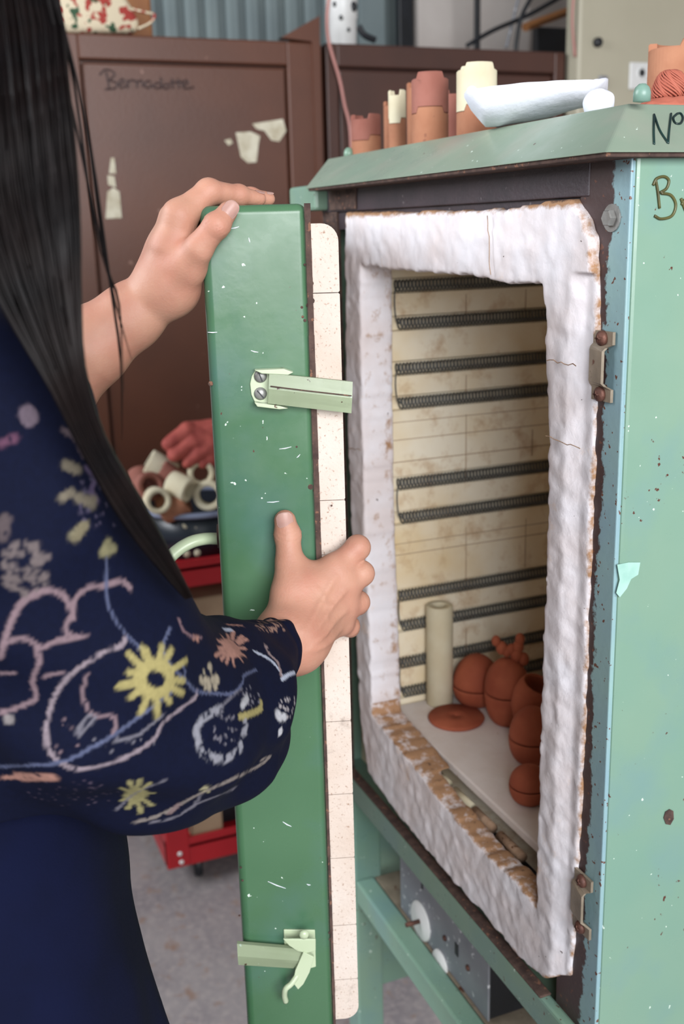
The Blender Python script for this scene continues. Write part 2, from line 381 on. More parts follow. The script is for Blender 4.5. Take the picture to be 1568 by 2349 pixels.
# ------------------------------------------------------------------ setting
def struct(name, lo, hi, mat):
    o = box(name, lo, hi, mat, None, 0); o['kind'] = 'structure'; return o
struct('floor', (-2.6, -3.0, -0.05), (2.6, 3.2, 0.0), 'floor')
struct('wall_back', (-2.62, -3.0, 0.0), (-2.55, 3.2, 2.9), 'white_wall')
struct('wall_right', (-2.55, 2.2, 0.0), (2.6, 2.27, 2.9), 'white_wall')
bm = bmesh.new()
for k in range(33):
    add_box(bm, (-2.52, -0.95 + k * 0.06, 2.1), (0.03, 0.045, 1.4), None, 0.012)
add_box(bm, (-2.535, 0.03, 2.1), (0.02, 2.0, 1.4))
o = from_bm('trim_1', bm, 'grey_wall'); o['kind'] = 'structure'

# ------------------------------------------------------------------ kiln
K = thing('pottery_kiln', 'large green steel pottery kiln with open front, white brick opening and rust around its edges', 'kiln', (-0.3, 0.25, 0.0))
Z0, ZT = 0.662, 1.449
KW = -0.60; KD = 0.52
# side casing: folded sheet panel
bm = bmesh.new()
add_box(bm, (-0.003, KD / 2 + 0.002, (Z0 + ZT) / 2), (0.008, KD, ZT - Z0), None, 0.003)
from_bm('side_panel', bm, 'kiln_green', K)
box('back_panel', (KW, KD - 0.006, Z0), (0, KD, ZT), 'kiln_green', K)
box('far_side_panel', (KW, 0.0, Z0), (KW + 0.006, KD, ZT), 'kiln_green', K)
box('base_plate', (KW, 0.0, Z0 - 0.004), (0, KD, Z0 + 0.02), 'kiln_green', K)
fp = 0.0
box('front_flange', (-0.062, -0.001, Z0), (-0.001, 0.004, ZT), 'front_steel', K, 0.001)
box('front_flange', (KW, -0.001, Z0), (KW + 0.045, 0.004, ZT), 'rust', K, 0.001)
bm = bmesh.new()
add_box(bm, ((KW - 0.05) / 2, 0.0005, 1.434), (-0.05 - KW, 0.005, 0.034), None, 0.001)
add_box(bm, ((KW - 0.05) / 2, 0.004, 1.412), (-0.05 - KW, 0.004, 0.03))
from_bm('header_plate', bm, 'dark_band', K)
box('header_patch', (KW + 0.03, -0.004, 1.419), (KW + 0.11, -0.002, 1.447), 'rust', K, 0.0005)
# bottom rail (angle iron) with rusted upper lip
box('bottom_rail', (KW + 0.002, -0.012, Z0), (-0.001, 0.0, Z0 + 0.034), 'kiln_green', K, 0.003)
box('rusty_lip', (KW + 0.02, -0.0128, Z0 + 0.0335), (-0.070, 0.0, Z0 + 0.0362), 'rust', K, 0.002)

# plastered brick frame
outer_px = [(786, 488), (1000, 486), (1150, 480), (1250, 464), (1318, 455), (1342, 490), (1366, 545), (1370, 700), (1360, 1000), (1350, 1300), (1335, 1700), (1322, 2000), (1306, 2238), (1245, 2246), (1205, 2220), (1110, 2110), (1000, 1985), (900, 1860), (838, 1770), (820, 1640), (800, 1200), (786, 800)]
inner_px = [(822, 610), (950, 622), (1060, 632), (1160, 650), (1238, 650), (1242, 800), (1250, 1000), (1246, 1250), (1238, 1500), (1228, 1800), (1222, 2080), (1180, 2025), (1100, 1950), (1000, 1830), (925, 1732), (868, 1664), (850, 1640), (845, 1500), (832, 1200), (825, 900)]
FY = -0.012
OU = np.array([at(*p, 1, FY if p[0] < 1300 else -0.004)[[0, 2]] for p in outer_px]); IN = np.array([at(*p, 1, FY)[[0, 2]] for p in inner_px])
def poly_sd(p, V):
    d = np.full(p.shape[:-1], 1e9); s = np.ones(p.shape[:-1]); n = len(V)
    for i in range(n):
        a, b = V[i], V[i - 1]; e = b - a; w_ = p - a; t = np.clip((w_ @ e) / (e @ e), 0, 1)
        q = w_ - t[..., None] * e; d = np.minimum(d, (q * q).sum(-1))
        c1 = p[..., 1] >= a[1]; c2 = p[..., 1] < b[1]; c3 = e[0] * w_[..., 1] > e[1] * w_[..., 0]
        flip = (c1 & c2 & c3) | (~c1 & ~c2 & ~c3); s = np.where(flip, -s, s)
    return s * np.sqrt(d)
def frame_fn(G):
    p = G[:, :1][..., [0, 2]]                       # one y layer
    nz = vnoise(np.stack([p[..., 0], p[..., 0] * 0, p[..., 1]], -1), 60) * 0.0022 + vnoise(np.stack([p[..., 0], p[..., 0] * 0 + 3, p[..., 1]], -1), 150) * 0.003
    d2 = np.maximum(poly_sd(p, OU), -poly_sd(p, IN)) + nz
    d2 = np.broadcast_to(d2, G.shape[:-1])
    # front bulges; right member has a raised outer bevel
    fr = FY + 0.002 + vnoise(G, 22) * 0.0016 + vnoise(G, 90) * 0.002 + vnoise(G, 140) * 0.0009 + vnoise(G, 300) * 0.0008
    bev = np.clip((G[..., 0] + 0.060) / 0.016, 0, 1) * 0.006 * (G[..., 2] < 1.36)
    fr = fr + bev
    dy = np.maximum(fr - G[..., 1], G[..., 1] - np.where((G[..., 2] < .80) & (G[..., 0] > -.49), 0.015, 0.03))
    r = 0.003; a = np.maximum(d2 + r, 0); b = np.maximum(dy + r, 0)
    return np.minimum(np.maximum(d2, dy) + r, 0) + np.sqrt(a * a + b * b) - r
P_, Q_ = nets(frame_fn, (OU[:, 0].min() - .01, FY - .014, OU[:, 1].min() - .01), (OU[:, 0].max() + .01, 0.036, OU[:, 1].max() + .01), 0.0024)
fo = from_np('brick_frame', P_, Q_, 'plaster', K)
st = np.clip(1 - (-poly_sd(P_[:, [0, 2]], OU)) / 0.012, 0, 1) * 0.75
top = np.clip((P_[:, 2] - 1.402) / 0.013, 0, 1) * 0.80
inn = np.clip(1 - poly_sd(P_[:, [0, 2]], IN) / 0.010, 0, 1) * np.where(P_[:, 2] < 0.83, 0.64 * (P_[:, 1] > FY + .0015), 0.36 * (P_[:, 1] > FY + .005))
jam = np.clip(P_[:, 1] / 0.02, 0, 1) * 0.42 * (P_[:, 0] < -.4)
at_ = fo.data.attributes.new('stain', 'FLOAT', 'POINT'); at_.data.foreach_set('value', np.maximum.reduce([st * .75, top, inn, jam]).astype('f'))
# joints scratched in the plaster: fine dark cracks
for (x0, y0, x1, y1) in ((1118, 492, 1124, 632), (1252, 825, 1320, 838), (1250, 1000, 1330, 1028), (838, 1322, 858, 1320), (800, 1030, 826, 1032)):
    a, b = at(x0, y0, 1, FY - .0018), at(x1, y1, 1, FY - .0018); pts = [a + (b - a) * t + np.array([random.uniform(-1, 1), 0, random.uniform(-1, 1)]) * .0012 for t in np.linspace(0, 1, 9)]
    bm = bmesh.new(); add_tube(bm, pts, 0.0004, 5); from_bm('crack', bm, 'sill', K)

# chamber interior
WX = -0.505; CHT = 1.372; CHB = 0.775; CD = 0.40
coil_px = [(905, 655), (905, 742), (905, 846), (908, 925), (910, 1110), (915, 1188), (915, 1366), (925, 1434), (918, 1520), (918, 1588)]
coil_z = [at(px, py, 0, WX)[2] for px, py in coil_px]
# left wall with grooves: profile in z, extruded along y
bm = bmesh.new()
prof = [(WX, CHT)]
for z in coil_z: prof += [(WX, z + 0.009), (WX - 0.007, z + 0.007), (WX - 0.007, z - 0.008), (WX + 0.001, z - 0.0095)]
prof += [(WX, CHB), (WX - 0.05, CHB), (WX - 0.05, CHT)]
add_prism(bm, [(x, 0.03, z) for x, z in prof], (0, CD - 0.03, 0))
from_bm('chamber_side_wall', bm, 'chamber', K)
# brick joints (slightly proud mortar lines)
bm = bmesh.new()
zs = sorted(coil_z, reverse=True)
for py_, in ((1000,), (960,), (1050,), (1260,), (1235,)):
    z = at(1000, py_, 0, WX)[2]
    add_box(bm, (WX + 0.0003, CD / 2, z), (0.0012, CD - 0.06, 0.0009))
for px, y0, y1 in ((1068, 860, 900), (1068, 950, 1095), (1220, 985, 1045), (1068, 1210, 1350), (1205, 1190, 1300), (1068, 675, 735), (1205, 660, 720), (1068, 1440, 1500)):
    a = at(px, y0, 0, WX); b = at(px, y1, 0, WX); add_box(bm, (WX + 0.0003, a[1], (a[2] + b[2]) / 2), (0.0012, 0.0009, abs(a[2] - b[2])))
from_bm('mortar_joint', bm, 'cardboard', K)
box('chamber_back_wall', (WX - 0.05, CD, CHB), (-0.06, CD + 0.06, CHT), 'chamber', K, 0)
box('chamber_right_wall', (-0.10, 0.031, CHB), (-0.05, CD, CHT), 'chamber', K, 0)
box('chamber_ceiling', (WX - 0.05, 0.028, CHT), (-0.05, CD + 0.06, ZT - .01), 'chamber', K, 0)
box('chamber_floor', (WX - 0.05, 0.028, Z0 + 0.022), (-0.05, CD + 0.06, CHB - .012), 'chamber', K, 0)
# rubble fill behind the frame so no gap shows
box('insulation_fill', (KW + 0.008, 0.03, Z0 + .02), (WX - 0.05, 0.3, ZT - .012), 'chamber', K, 0)
# helical heating elements
def coil_mesh(L):
    bm = bmesh.new(); n = int(L / 0.0046); pts = []
    for k in range(n * 9 + 1):
        a = 2 * math.pi * k / 9; pts.append((0.0060 * math.cos(a), L * k / (n * 9), 0.0066 * math.sin(a)))
    add_tube(bm, pts, 0.0010, 4); me = bpy.data.meshes.new('heating_coil')
    bmesh.ops.recalc_face_normals(bm, faces=bm.faces); bm.to_mesh(me); bm.free()
    me.polygons.foreach_set('use_smooth', [True] * len(me.polygons)); me.materials.append(MAT['coil']); return me
cm = coil_mesh(0.335)
for i, z in enumerate(coil_z):
    o = bpy.data.objects.new('heating_coil', cm); COL.objects.link(o); o.parent = K; o.matrix_parent_inverse = Matrix.Translation(-K.location)
    o.location = (WX + 0.0005, 0.050 + 0.003 * (i % 2), z - .0005)
for a, b in ((0, 1), (2, 3), (4, 5), (6, 7), (8, 9)):
    bm = bmesh.new(); za, zb = coil_z[a], coil_z[b]
    add_tube(bm, spline([(WX - .002, .056, za), (WX + .003, .049, za - .006), (WX + .003, .048, (za + zb) / 2), (WX + .003, .050, zb + .004), (WX - .002, .056, zb)]), 0.0009, 6)
    from_bm('element_tail', bm, 'coil', K, True)
# sill bricks & floor groove pieces
SZ = 0.789
bm = bmesh.new(); x = -0.49; widths = (0.085, 0.10, 0.12, 0.09)
for i, wd in enumerate(widths):
    add_box(bm, (x + wd / 2, 0.0065, SZ - .012 - 0.022 + 0.001 * (i % 2)), (wd - 0.0016, 0.017, 0.046), None, 0.004); x += wd
bmesh.ops.subdivide_edges(bm, edges=[e for e in bm.edges if e.calc_length() > 0.02], cuts=10, use_grid_fill=True)
for v in bm.verts:
    q = v.co; v.co.z += mnoise.noise(q * 90) * 0.0022 + mnoise.noise(q * 260) * .0008; v.co.y += mnoise.noise(q * 70 + Vector((5, 5, 5))) * 0.001
from_bm('sill_brick', bm, 'sill', K, False)
for i, (px, py, ln) in enumerate(((975, 1713, .03), (1010, 1748, .022), (1040, 1772, .024), (1085, 1815, .04), (1130, 1862, .04), (1185, 1925, .045))):
    p = at(px, py, 2, 0.786); bm = bmesh.new(); add_tube(bm, [(p[0] - ln / 2, 0.0255, .779), (p[0] + ln / 2, 0.0255, .779)], 0.0055, 12)
    from_bm('element_support', bm, 'prop_cream' if i < 4 else 'sill', K, True)
bm = bmesh.new(); add_box(bm, (-.3, .0245, .7665), (.4, .017, .006)); from_bm('floor_groove', bm, 'black', K)

# shelf and contents
SH = 0.800
o = box('kiln_shelf', (WX + 0.006, 0.034, SH - 0.011), (-0.118, 0.375, SH), 'shelf', None, 0.002); tag(o, 'pale ceramic kiln shelf lying flat in the bottom of the open chamber', 'kiln shelf')
for q, (x, y) in enumerate(((-.47, .36), (-.47, .10), (-.14, .10), (-.14, .36))):
    pass
for x, y in ((-.46, .08), (-.46, .35), (-.15, .08), (-.15, .35)): lathe('shelf_foot', [(0, 0), (.014, 0), (.014, .025), (0, .025)], (x, y, CHB - .012), 'prop_cream', o, seg=16)
pc = at(1008, 1612, 2, SH); tpz = CAM[2] + (ah(1008, 1388, math.hypot(pc[0] - CAM[0], pc[1] - CAM[1]))[2] - CAM[2])
r = 0.0172; H = tpz - SH
o = lathe('kiln_post', [(0, 0), (r - .001, 0), (r, .001), (r, H - .001), (r - .001, H), (r * .52, H), (r * .5, H - .002), (r * .5, H - .05), (0, H - .05)], (pc[0], pc[1], SH), 'prop_cream')
tag(o, 'tall cream tubular kiln post standing upright on the shelf inside the kiln', 'kiln post')
dc = at(1046, 1650, 2, SH)
o = lathe('clay_disc', [(0, .0), (.034, 0), (.0355, .003), (.034, .0052), (.019, .0045), (.018, .0052), (.002, .0050), (.0014, .0035), (0, .0035)], (dc[0], dc[1], SH), 'clay')
tag(o, 'flat round red clay disc with a small centre hole on the kiln shelf', 'clay disc')
def blob_pot(name, label, px, py, h_c, prof, tilt=(0, 0, 1), knob=None, cat='clay pot', z=None, base=None):
    c = at(px, py, 2, SH) if base is None else np.array(base)
    t = thing(name, label, cat, c, 'clay pots in the kiln')
    lathe('bowl', prof['low'], c, 'clay', t, tilt)
    if 'up' in prof: lathe('dome', prof['up'], c, 'clay', t, tilt)
    return t, c
def egg(r, hs, ht, gap=.0012):    # two halves with a seam at height hs
    low = [(0, 0), (r * .45, 0.0)] + [(r * (.45 + .55 * math.sin(a)), hs * (1 - math.cos(a))) for a in np.linspace(.2, math.pi / 2, 10)] + [(r * .97, hs), (r * .85, hs - .002), (0, hs - .003)]
    up = [(0, hs - .001), (r * .85, hs - .001), (r * .965, hs + gap)] + [(r * math.cos(a) * .985, hs + gap + (ht - hs) * math.sin(a)) for a in np.linspace(.08, math.pi / 2 - .02, 12)] + [(0, ht)]
    return dict(low=low, up=up)
b1 = (-0.472, 0.182, SH)
pA, c = blob_pot('lidded_clay_pot', 'rounded red clay pot with a seam around its middle, behind the cream post', 0, 0, 0, egg(.031, .026, .066), base=at(1092, 1612, 2, SH))
pB, cB = blob_pot('lidded_clay_pot', 'egg-shaped orange clay pot with a dark slit round it, in the middle of the group', 0, 0, 0, egg(.0285, .044, .086), base=at(1163, 1655, 2, SH), tilt=(.05, -.05, 1))
lathe('foot', [(0, 0), (.015, 0), (.014, .006), (0, .006)], (cB[0], cB[1], SH), 'clay', pB)
# small modelled knobs on top of the pot
bm = bmesh.new()
for px, py, r_ in ((1137, 1470, 11), (1150, 1486, 14), (1162, 1494, 12), (1172, 1490, 12), (1192, 1466, 12), (1188, 1484, 14), (1184, 1502, 16), (1200, 1512, 14)):
    hh = math.hypot(cB[0] - CAM[0], cB[1] - CAM[1]); q = ah(px, py, hh - .003); bmesh.ops.create_icosphere(bm, subdivisions=3, radius=r_ * pxm(hh), matrix=Matrix.Translation(V3(q)) @ Matrix.Scale(1.3, 4, (0, 0, 1)))
from_bm('modelled_knob', bm, 'clay', pB, True)
# open cup leaning
cc = at(1228, 1690, 2, SH)
c3 = ah(1222, 1600, math.hypot(cc[0] - CAM[0], cc[1] - CAM[1]))
t = thing('open_clay_cup', 'orange clay cup tipped over with its dark open mouth showing, beside the right jamb', 'clay cup', c3, 'clay pots in the kiln')
tv = RW @ np.array([0.35, -1, -.55])
lathe('cup', [(0, -.035), (.012, -.034), (.021, -.02), (.025, 0), (.024, .012), (.021, .02), (.019, .021), (.018, .018), (.020, .008), (.018, -.01), (0, -.022)], c3, 'clay', t, tv)
c4 = at(1218, 1745, 2, SH)
t4, _ = blob_pot('lidded_clay_pot', 'tall plain clay pot below the tipped cup, half hidden by the right brick jamb', 0, 0, 0, egg(.0265, .03, .066), base=(c4[0], c4[1], SH))
c5 = at(1212, 1838, 2, SH)
t5, _ = blob_pot('lidded_clay_pot', 'dark red rough clay ball nearest the front edge of the shelf', 0, 0, 0, egg(.0215, .02, .041), base=(c5[0], c5[1], SH))
c6 = at(1216, 1500, 2, SH + .06)
bm = bmesh.new(); bmesh.ops.create_icosphere(bm, subdivisions=4, radius=.024, matrix=Matrix.Translation((-.50 + .03, .285, SH + .024)))
for v in bm.verts: v.co += v.normal * mnoise.noise(v.co * 60) * .004
o = from_bm('clay_figure', bm, 'clay', None, True); tag(o, 'dark lumpy clay figure at the back of the kiln shelf', 'clay figure')
# lid -----------------------------------------------------------
YB, YT = -0.035, 0.024
ZLB, ZLT = at(1390, 348, 1, YB)[2], None
nb = at(1390, 348, 1, YB); fb = at(712, 432, 1, YB); nt_ = at(1440, 235, 1, YT); ft = at(752, 366, 1, YT)
zb = (nb[2] + fb[2]) / 2; zt = (nt_[2] + ft[2]) / 2
XN, XF = nb[0], fb[0] - .02; XNT, XFT = nt_[0], ft[0]
L_ = [(XN, YB, zb), (XF, YB, zb), (XF, KD + .03, zb), (XN, KD + .03, zb)]; U_ = [(XNT, YT, zt), (XFT, YT, zt), (XFT, KD - .03, zt), (XNT, KD - .03, zt)]
bm = bmesh.new(); a = [bm.verts.new(p) for p in L_]; b = [bm.verts.new(p) for p in U_]
bm.faces.new(a); bm.faces.new(b)
for k in range(4): bm.faces.new((a[k], a[(k + 1) % 4], b[(k + 1) % 4], b[k]))
bmesh.ops.bevel(bm, geom=list(bm.edges), offset=.0015, segments=2, affect='EDGES', profile=.5)
lid = from_bm('roof_cover', bm, 'lid_green', K)
box('cover_lip', (XF + .004, YB + .003, zb - .003), (XN - .004, KD + .02, zb + .002), 'rust', K, .001)
for px, py in ((1450, 232), (785, 362)):
    p = at(px, py, 2, zt); p[1] = max(p[1], YT + .012) if px < 1000 else p[1]
    lathe('bolt_cap', [(0, -.001), (.0062, 0), (.0062, .006), (.005, .0095), (.0025, .0118), (0, .0122)], (p[0], p[1] + .008, zt), 'kiln_green', K, seg=20)
TOP = zt
# flange bolt
p = at(1404, 500, 1, -.001); bm = bmesh.new(); add_lathe(bm, [(0, -.006), (.0055, -.006), (.0062, -.005), (.0062, 0), (0, 0)], p, (0, 1, 0), 6); add_lathe(bm, [(0, -.0012), (.010, -.0012), (.010, 0), (0, 0)], p, (0, 1, 0), 20)
from_bm('hex_bolt', bm, 'screw', K)
# keepers
def keeper(z0, z1):
    t0 = None; x = -0.022; y = -.002
    bm = bmesh.new(); n = 22; zc = (z0 + z1) / 2; hh = (z0 - z1) / 2; L = []; R = []
    for k in range(n + 1):
        z = z0 - (z0 - z1) * k / n; u = abs(z - zc) / hh; off = 0.0 if u > .62 else (-.006 if u < .48 else -.006 * (.62 - u) / .14)
        wl = .012 if u > .55 else .011
        L.append((x - wl - (0.003 if u < .55 else 0), y + off * .3, z)); R.append((x + wl - (.0035 if u < .55 else 0), y + off, z))
    for s in (0, -.0022):
        pass
    vs = [[bm.verts.new((p[0], p[1] + dy, p[2])) for p in (l, r_) for dy in (0, -.0025)] for l, r_ in zip(L, R)]
    for a, b in zip(vs, vs[1:]):
        for i, j in ((0, 1), (1, 3), (3, 2), (2, 0)): bm.faces.new((a[i], a[j], b[j], b[i]))
    bm.faces.new([vs[0][i] for i in (0, 1, 3, 2)]); bm.faces.new([vs[-1][i] for i in (0, 2, 3, 1)])
    o = from_bm('latch_keeper', bm, 'keeper', K)
    for s in (1, -1):
        bm = bmesh.new(); add_lathe(bm, [(0, -.005), (.003, -.0048), (.0055, -.003), (.006, 0), (0, 0)], (x, y - .0022, zc + s * hh * .8), (0, 1, 0), 16)
        add_box(bm, (x, y - .0072, zc + s * hh * .8), (.006, .001, .0012)); add_box(bm, (x, y - .0072, zc + s * hh * .8), (.0012, .001, .006))
        b_ = from_bm('cross_head_screw', bm, 'rusty_screw', o, True)
keeper(at(1405, 760, 1, 0)[2], at(1395, 920, 1, 0)[2]); keeper(at(1345, 2003, 1, 0)[2], at(1340, 2135, 1, 0)[2])
# handwriting on the side panel (plane x=0.001)
def side(px, py): return at(px, py, 0, 0.0016)
bm = bmesh.new()
def mark(bm, pls, f_, rad):
    for pl in pls: add_tube(bm, [f_(*p) for p in spline(pl, 6)], rad, 6)
lidpl_n = None
def lidside(px, py):       # on the sloping side face of the roof cover
    a_, b_ = np.array([XN, 0, zb]), np.array([XNT, 0, zt]); n_ = np.cross(b_ - a_, [0, 1, 0]); n_ /= np.linalg.norm(n_); r_ = ray(px, py)
    t_ = ((a_ - CAM) @ n_) / (r_ @ n_); p = CAM + r_ * t_; return p - n_ * np.sign(n_ @ r_) * .0004
mark(bm, [[(1499, 332), (1498, 300), (1499, 264)], [(1499, 264), (1512, 300), (1531, 330)], [(1531, 330), (1534, 295), (1538, 262)], [(1552, 262), (1543, 272), (1548, 284), (1560, 284), (1565, 272), (1560, 262), (1552, 262)]], lidside, .0009)
from_bm('handwriting', bm, 'ink_black', K, True)
bm = bmesh.new()
mark(bm, [[(1503, 412), (1508, 440), (1512, 478)], [(1497, 425), (1505, 410), (1522, 405), (1533, 414), (1528, 432), (1513, 442)], [(1515, 443), (1538, 448), (1549, 470), (1540, 495), (1515, 502), (1500, 495)], [(1561, 455), (1566, 470), (1572, 485)], [(1562, 470), (1572, 456), (1586, 452)]], side, .0011)
from_bm('handwriting', bm, 'ink_olive', K, True)
# paint drips / stuck tape remnants on the side panel
def patch(name, pts, f_, mat, parent, n=(1, 0, 0), th=.0005):
    P0 = [f_(*p) for p in pts]; return prism(name, P0, tuple(np.array(n) * th), mat, parent)
patch('tape_remnant', [(1414, 1295), (1440, 1290), (1467, 1290), (1462, 1318), (1446, 1328), (1436, 1350), (1420, 1370), (1412, 1360), (1420, 1330)], side, 'tape', K)
patch('rust_blister', [(1525, 1862), (1535, 1856), (1543, 1860), (1544, 1878), (1536, 1892), (1526, 1890), (1521, 1876)], side, 'rust', K)
for k in range(46):
    px = random.uniform(1452, 1566) if k < 24 else random.uniform(1440, 1566); py = random.uniform(352, 366) if k < 24 else random.uniform(420, 2300)
    bm = bmesh.new(); p = side(px, py); add_lathe(bm, [(0, .0004), (random.uniform(.0004, .0011), 0)], (p[0] - .0012, p[1], p[2]), (1, 0, 0), 7)
    from_bm('rust_spot', bm, 'rust', K)


# stand -----------------------------------------------------------
S_ = thing('kiln_stand', 'green welded steel stand with legs and low rail under the kiln', 'stand', (-.3, .25, 0))
for x, y in ((KW + .022, .022), (-.022, .022), (KW + .022, KD - .022), (-.022, KD - .022)):
    bm = bmesh.new(); add_box(bm, (x, y, (Z0 - .004) / 2), (.04, .04, Z0 - .004), None, .003); from_bm('leg', bm, 'kiln_green', S_)
rl = at(834, 2052, 1, 0.0)[2]
box('front_rail', (KW + .042, .002, rl - .035), (-.042, .03, rl), 'kiln_green', S_, .003)
box('back_rail', (KW + .042, KD - .03, rl - .035), (-.042, KD - .002, rl), 'kiln_green', S_, .003)
box('shelf_board', (KW + .042, .031, rl - .012), (-.042, KD - .03, rl - .002), 'keeper', S_, .001)
box('side_plate', (KW + .0, .045, .30), (KW + .006, .20, Z0 - .004), 'kiln_green', S_, .001)
# control box
x0, x1 = at(922, 1960, 1, .035)[0], at(1120, 2300, 1, .035)[0]
C_ = thing('control_box', 'splattered grey aluminium control box with white dials under the kiln', 'control box', ((x0 + x1) / 2, .1, rl))
zbx = Z0 - .01
box('case', (x0, .036, rl + .001), (x1, .24, zbx), 'black', C_, .002)
box('face_plate', (x0 - .003, .033, rl + .001), (x1 + .002, .0359, zbx), 'alu', C_, .001)
for px, py, r_ in ((966, 2112, .026), (1011, 2212, .019)):
    p = at(px, py, 1, .033); lathe('dial', [(0, -.003), (r_ * .95, -.003), (r_, -.001), (r_, 0), (0, 0)], p, 'white', C_, (0, 1, 0))
    lathe('dial_spindle', [(0, -.022), (.003, -.022), (.003, -.003), (0, -.003)], p, 'rusty_screw', C_, (0, 1, 0), 12)
for px, py, a_, b_ in ((1047, 2178, .006, .010), (968, 2031, .003, .006)):
    p = at(px, py, 1, .033); bm = bmesh.new(); add_box(bm, (p[0], .0328, p[2]), (a_ * 1.3, .001, b_ * 1.6)); from_bm('slot', bm, 'black', C_)
for px, py in ((1020, 2152), (1073, 2220)):
    p = at(px, py, 1, .033); lathe('panel_screw', [(0, -.003), (.003, -.002), (.004, 0), (0, 0)], p, 'rusty_screw', C_, (0, 1, 0), 12)

# ------------------------------------------------------------------ kiln door (open, seen on its free edge)
HD = 0.805
D0 = ah(463, 900, HD)[:2]; 
e_l, e_r, e_b = ah(463, 1000, HD), ah(712, 1000, HD), ah(785, 1000, HD)
dirv = -(ray(600, 520) * [1, 1, 0]); dirv /= np.linalg.norm(dirv)      # toward camera = edge normal
tv_ = np.array([-dirv[1], dirv[0], 0.])                                # along the edge thickness
if tv_ @ RW[:, 0] < 0: tv_ = -tv_
org = ah(600, 900, HD) * [1, 1, 0]
def edge(px, py, out=0.0):         # pixel on the free-edge plane (offset outwards by out)
    o_ = org + dirv * out; r_ = ray(px, py); t_ = ((o_ - CAM) @ dirv) / (r_ @ dirv); return CAM + r_ * t_
def dpt(u, o_, z): return org + tv_ * u + dirv * o_ + np.array([0, 0, z])
def uof(p): return float((np.asarray(p) - org) @ tv_)
uL, uR = uof(edge(463, 600)), uof(edge(714, 700)); uB = uof(edge(783, 800))
uL2 = uof(edge(560, 2200)); print('door u', uL, uL2, uR, uof(edge(770, 2200)), uB, uof(edge(812, 1900)))
zTop = edge(712, 466)[2]; zBr = edge(745, 511)[2]; zBb = edge(800, 2344)[2]
D_ = thing('kiln_door', 'thick green kiln door swung open, seen on its narrow edge with white brick lining', 'door', tuple(org + dirv * -.25 + np.array([0, 0, zBb])))
ROT = Matrix(((tv_[0], dirv[0], 0), (tv_[1], dirv[1], 0), (0, 0, 1)))
DL = 0.56
def dbox(name, u0, u1, o0, o1, z0, z1, mat, bev=.002, seg=3, parent=None):
    bm = bmesh.new(); add_box(bm, dpt((u0 + u1) / 2, (o0 + o1) / 2, (z0 + z1) / 2), (u1 - u0, o1 - o0, z1 - z0), ROT, bev, seg)
    return from_bm(name, bm, mat, parent or D_)
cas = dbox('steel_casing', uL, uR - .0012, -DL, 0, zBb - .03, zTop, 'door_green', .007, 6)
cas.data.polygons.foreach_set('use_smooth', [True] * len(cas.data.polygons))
try:
    m_ = cas.modifiers.new('wn', 'WEIGHTED_NORMAL'); m_.keep_sharp = False
except Exception: pass
# rusty return lip along the inner edge
bm = bmesh.new(); n = 70
for k in range(n):
    z0 = zBb - .03 + (zTop - zBb + .03) * k / n; z1 = zBb - .03 + (zTop - zBb + .03) * (k + 1) / n
    wd = .0034 * (1 - .45 * k / n * 0) * (1.25 if k > n * .55 else .7) + .0008 * mnoise.noise(Vector((k * .6, 0, 0)))
    add_box(bm, dpt(uR - .001 + 0.0003, .0002, (z0 + z1) / 2), (wd, .0030, z1 - z0), ROT)
from_bm('rusty_lip', bm, 'rust', D_)
# brick plug: stacked bricks, outer corners rounded
jpx = [672, 1150, 1275, 1660, 1828, 1975, 2130, 2255]
jz = [zBr] + [edge(770, y)[2] for y in jpx] + [zBb]
Rc = .013
for k, (a, b) in enumerate(zip(jz, jz[1:])):
    a -= .0003; b += .0003
    prof = [(uR, a)] + ([(uB - Rc + Rc * math.sin(t), a - Rc + Rc * math.cos(t)) for t in np.linspace(0, math.pi / 2, 8)] if k == 0 else [(uB - .001, a), (uB, a - .001)])
    prof += ([(uB - Rc + Rc * math.cos(t), b + Rc - Rc * math.sin(t)) for t in np.linspace(0, math.pi / 2, 8)] if k == len(jz) - 2 else [(uB, b + .001), (uB - .001, b)]) + [(uR, b)]
    prof = [(u_, z_) for u_, z_ in prof]
    bm_ = bmesh.new(); add_prism(bm_, [dpt(u_, -.004, z_) for u_, z_ in prof], tuple(-dirv * DL * .9))
    from_bm('lining_brick', bm_, 'plug', D_)
# paint scratches and chips on the edge
bm = bmesh.new()
for (x0, y0, x1, y1) in ((955, 0, 0, 0),)[:0] + ((575, 804, 592, 808), (612, 1152, 640, 1150), (640, 1030, 668, 1025), (680, 1050, 688, 1042), (530, 524, 548, 520), (614, 2022, 655, 2038), (648, 1885, 668, 1896), (570, 545, 573, 556), (476, 762, 498, 762), (703, 2028, 712, 2030)):
    add_tube(bm, [edge(x0, y0, .0001), edge((x0 + x1) / 2, (y0 + y1) / 2 + 1, .0001), edge(x1, y1, .0001)], [.0002, .0005, .0002], 5)
from_bm('paint_scratch', bm, 'white_clay', D_)
bm = bmesh.new()
for px, py, r_ in ((680, 1025, .8), (699, 735, 1.1), (692, 705, 1), (694, 727, 1), (699, 607, .9), (712, 1117, 2), (722, 1125, 1.4), (483, 880, 1.8), (760, 1160, .8), (707, 700, 1.5), (756, 2140, 1.2), (758, 2155, 1.4), (712, 650, 2.2), (715, 690, 2.), (549, 2100, 1), (556, 2020, 1), (552, 1990, 1)):
    p = edge(px, py, 0.); add_lathe(bm, [(0, .0003), (r_ * .0011, 0.0)], p, dirv, 8)
from_bm('rust_chip', bm, 'rust', D_)
# upper latch ------------------------------------------------------
def epoly(name, px, o0, o1, mat, parent, bev=.0006):     # pixel outline on edge plane, extruded outwards
    P0 = [edge(x, y, 0) + dirv * o0 for x, y in px]; return prism(name, P0, tuple(dirv * (o1 - o0)), mat, parent, bev)
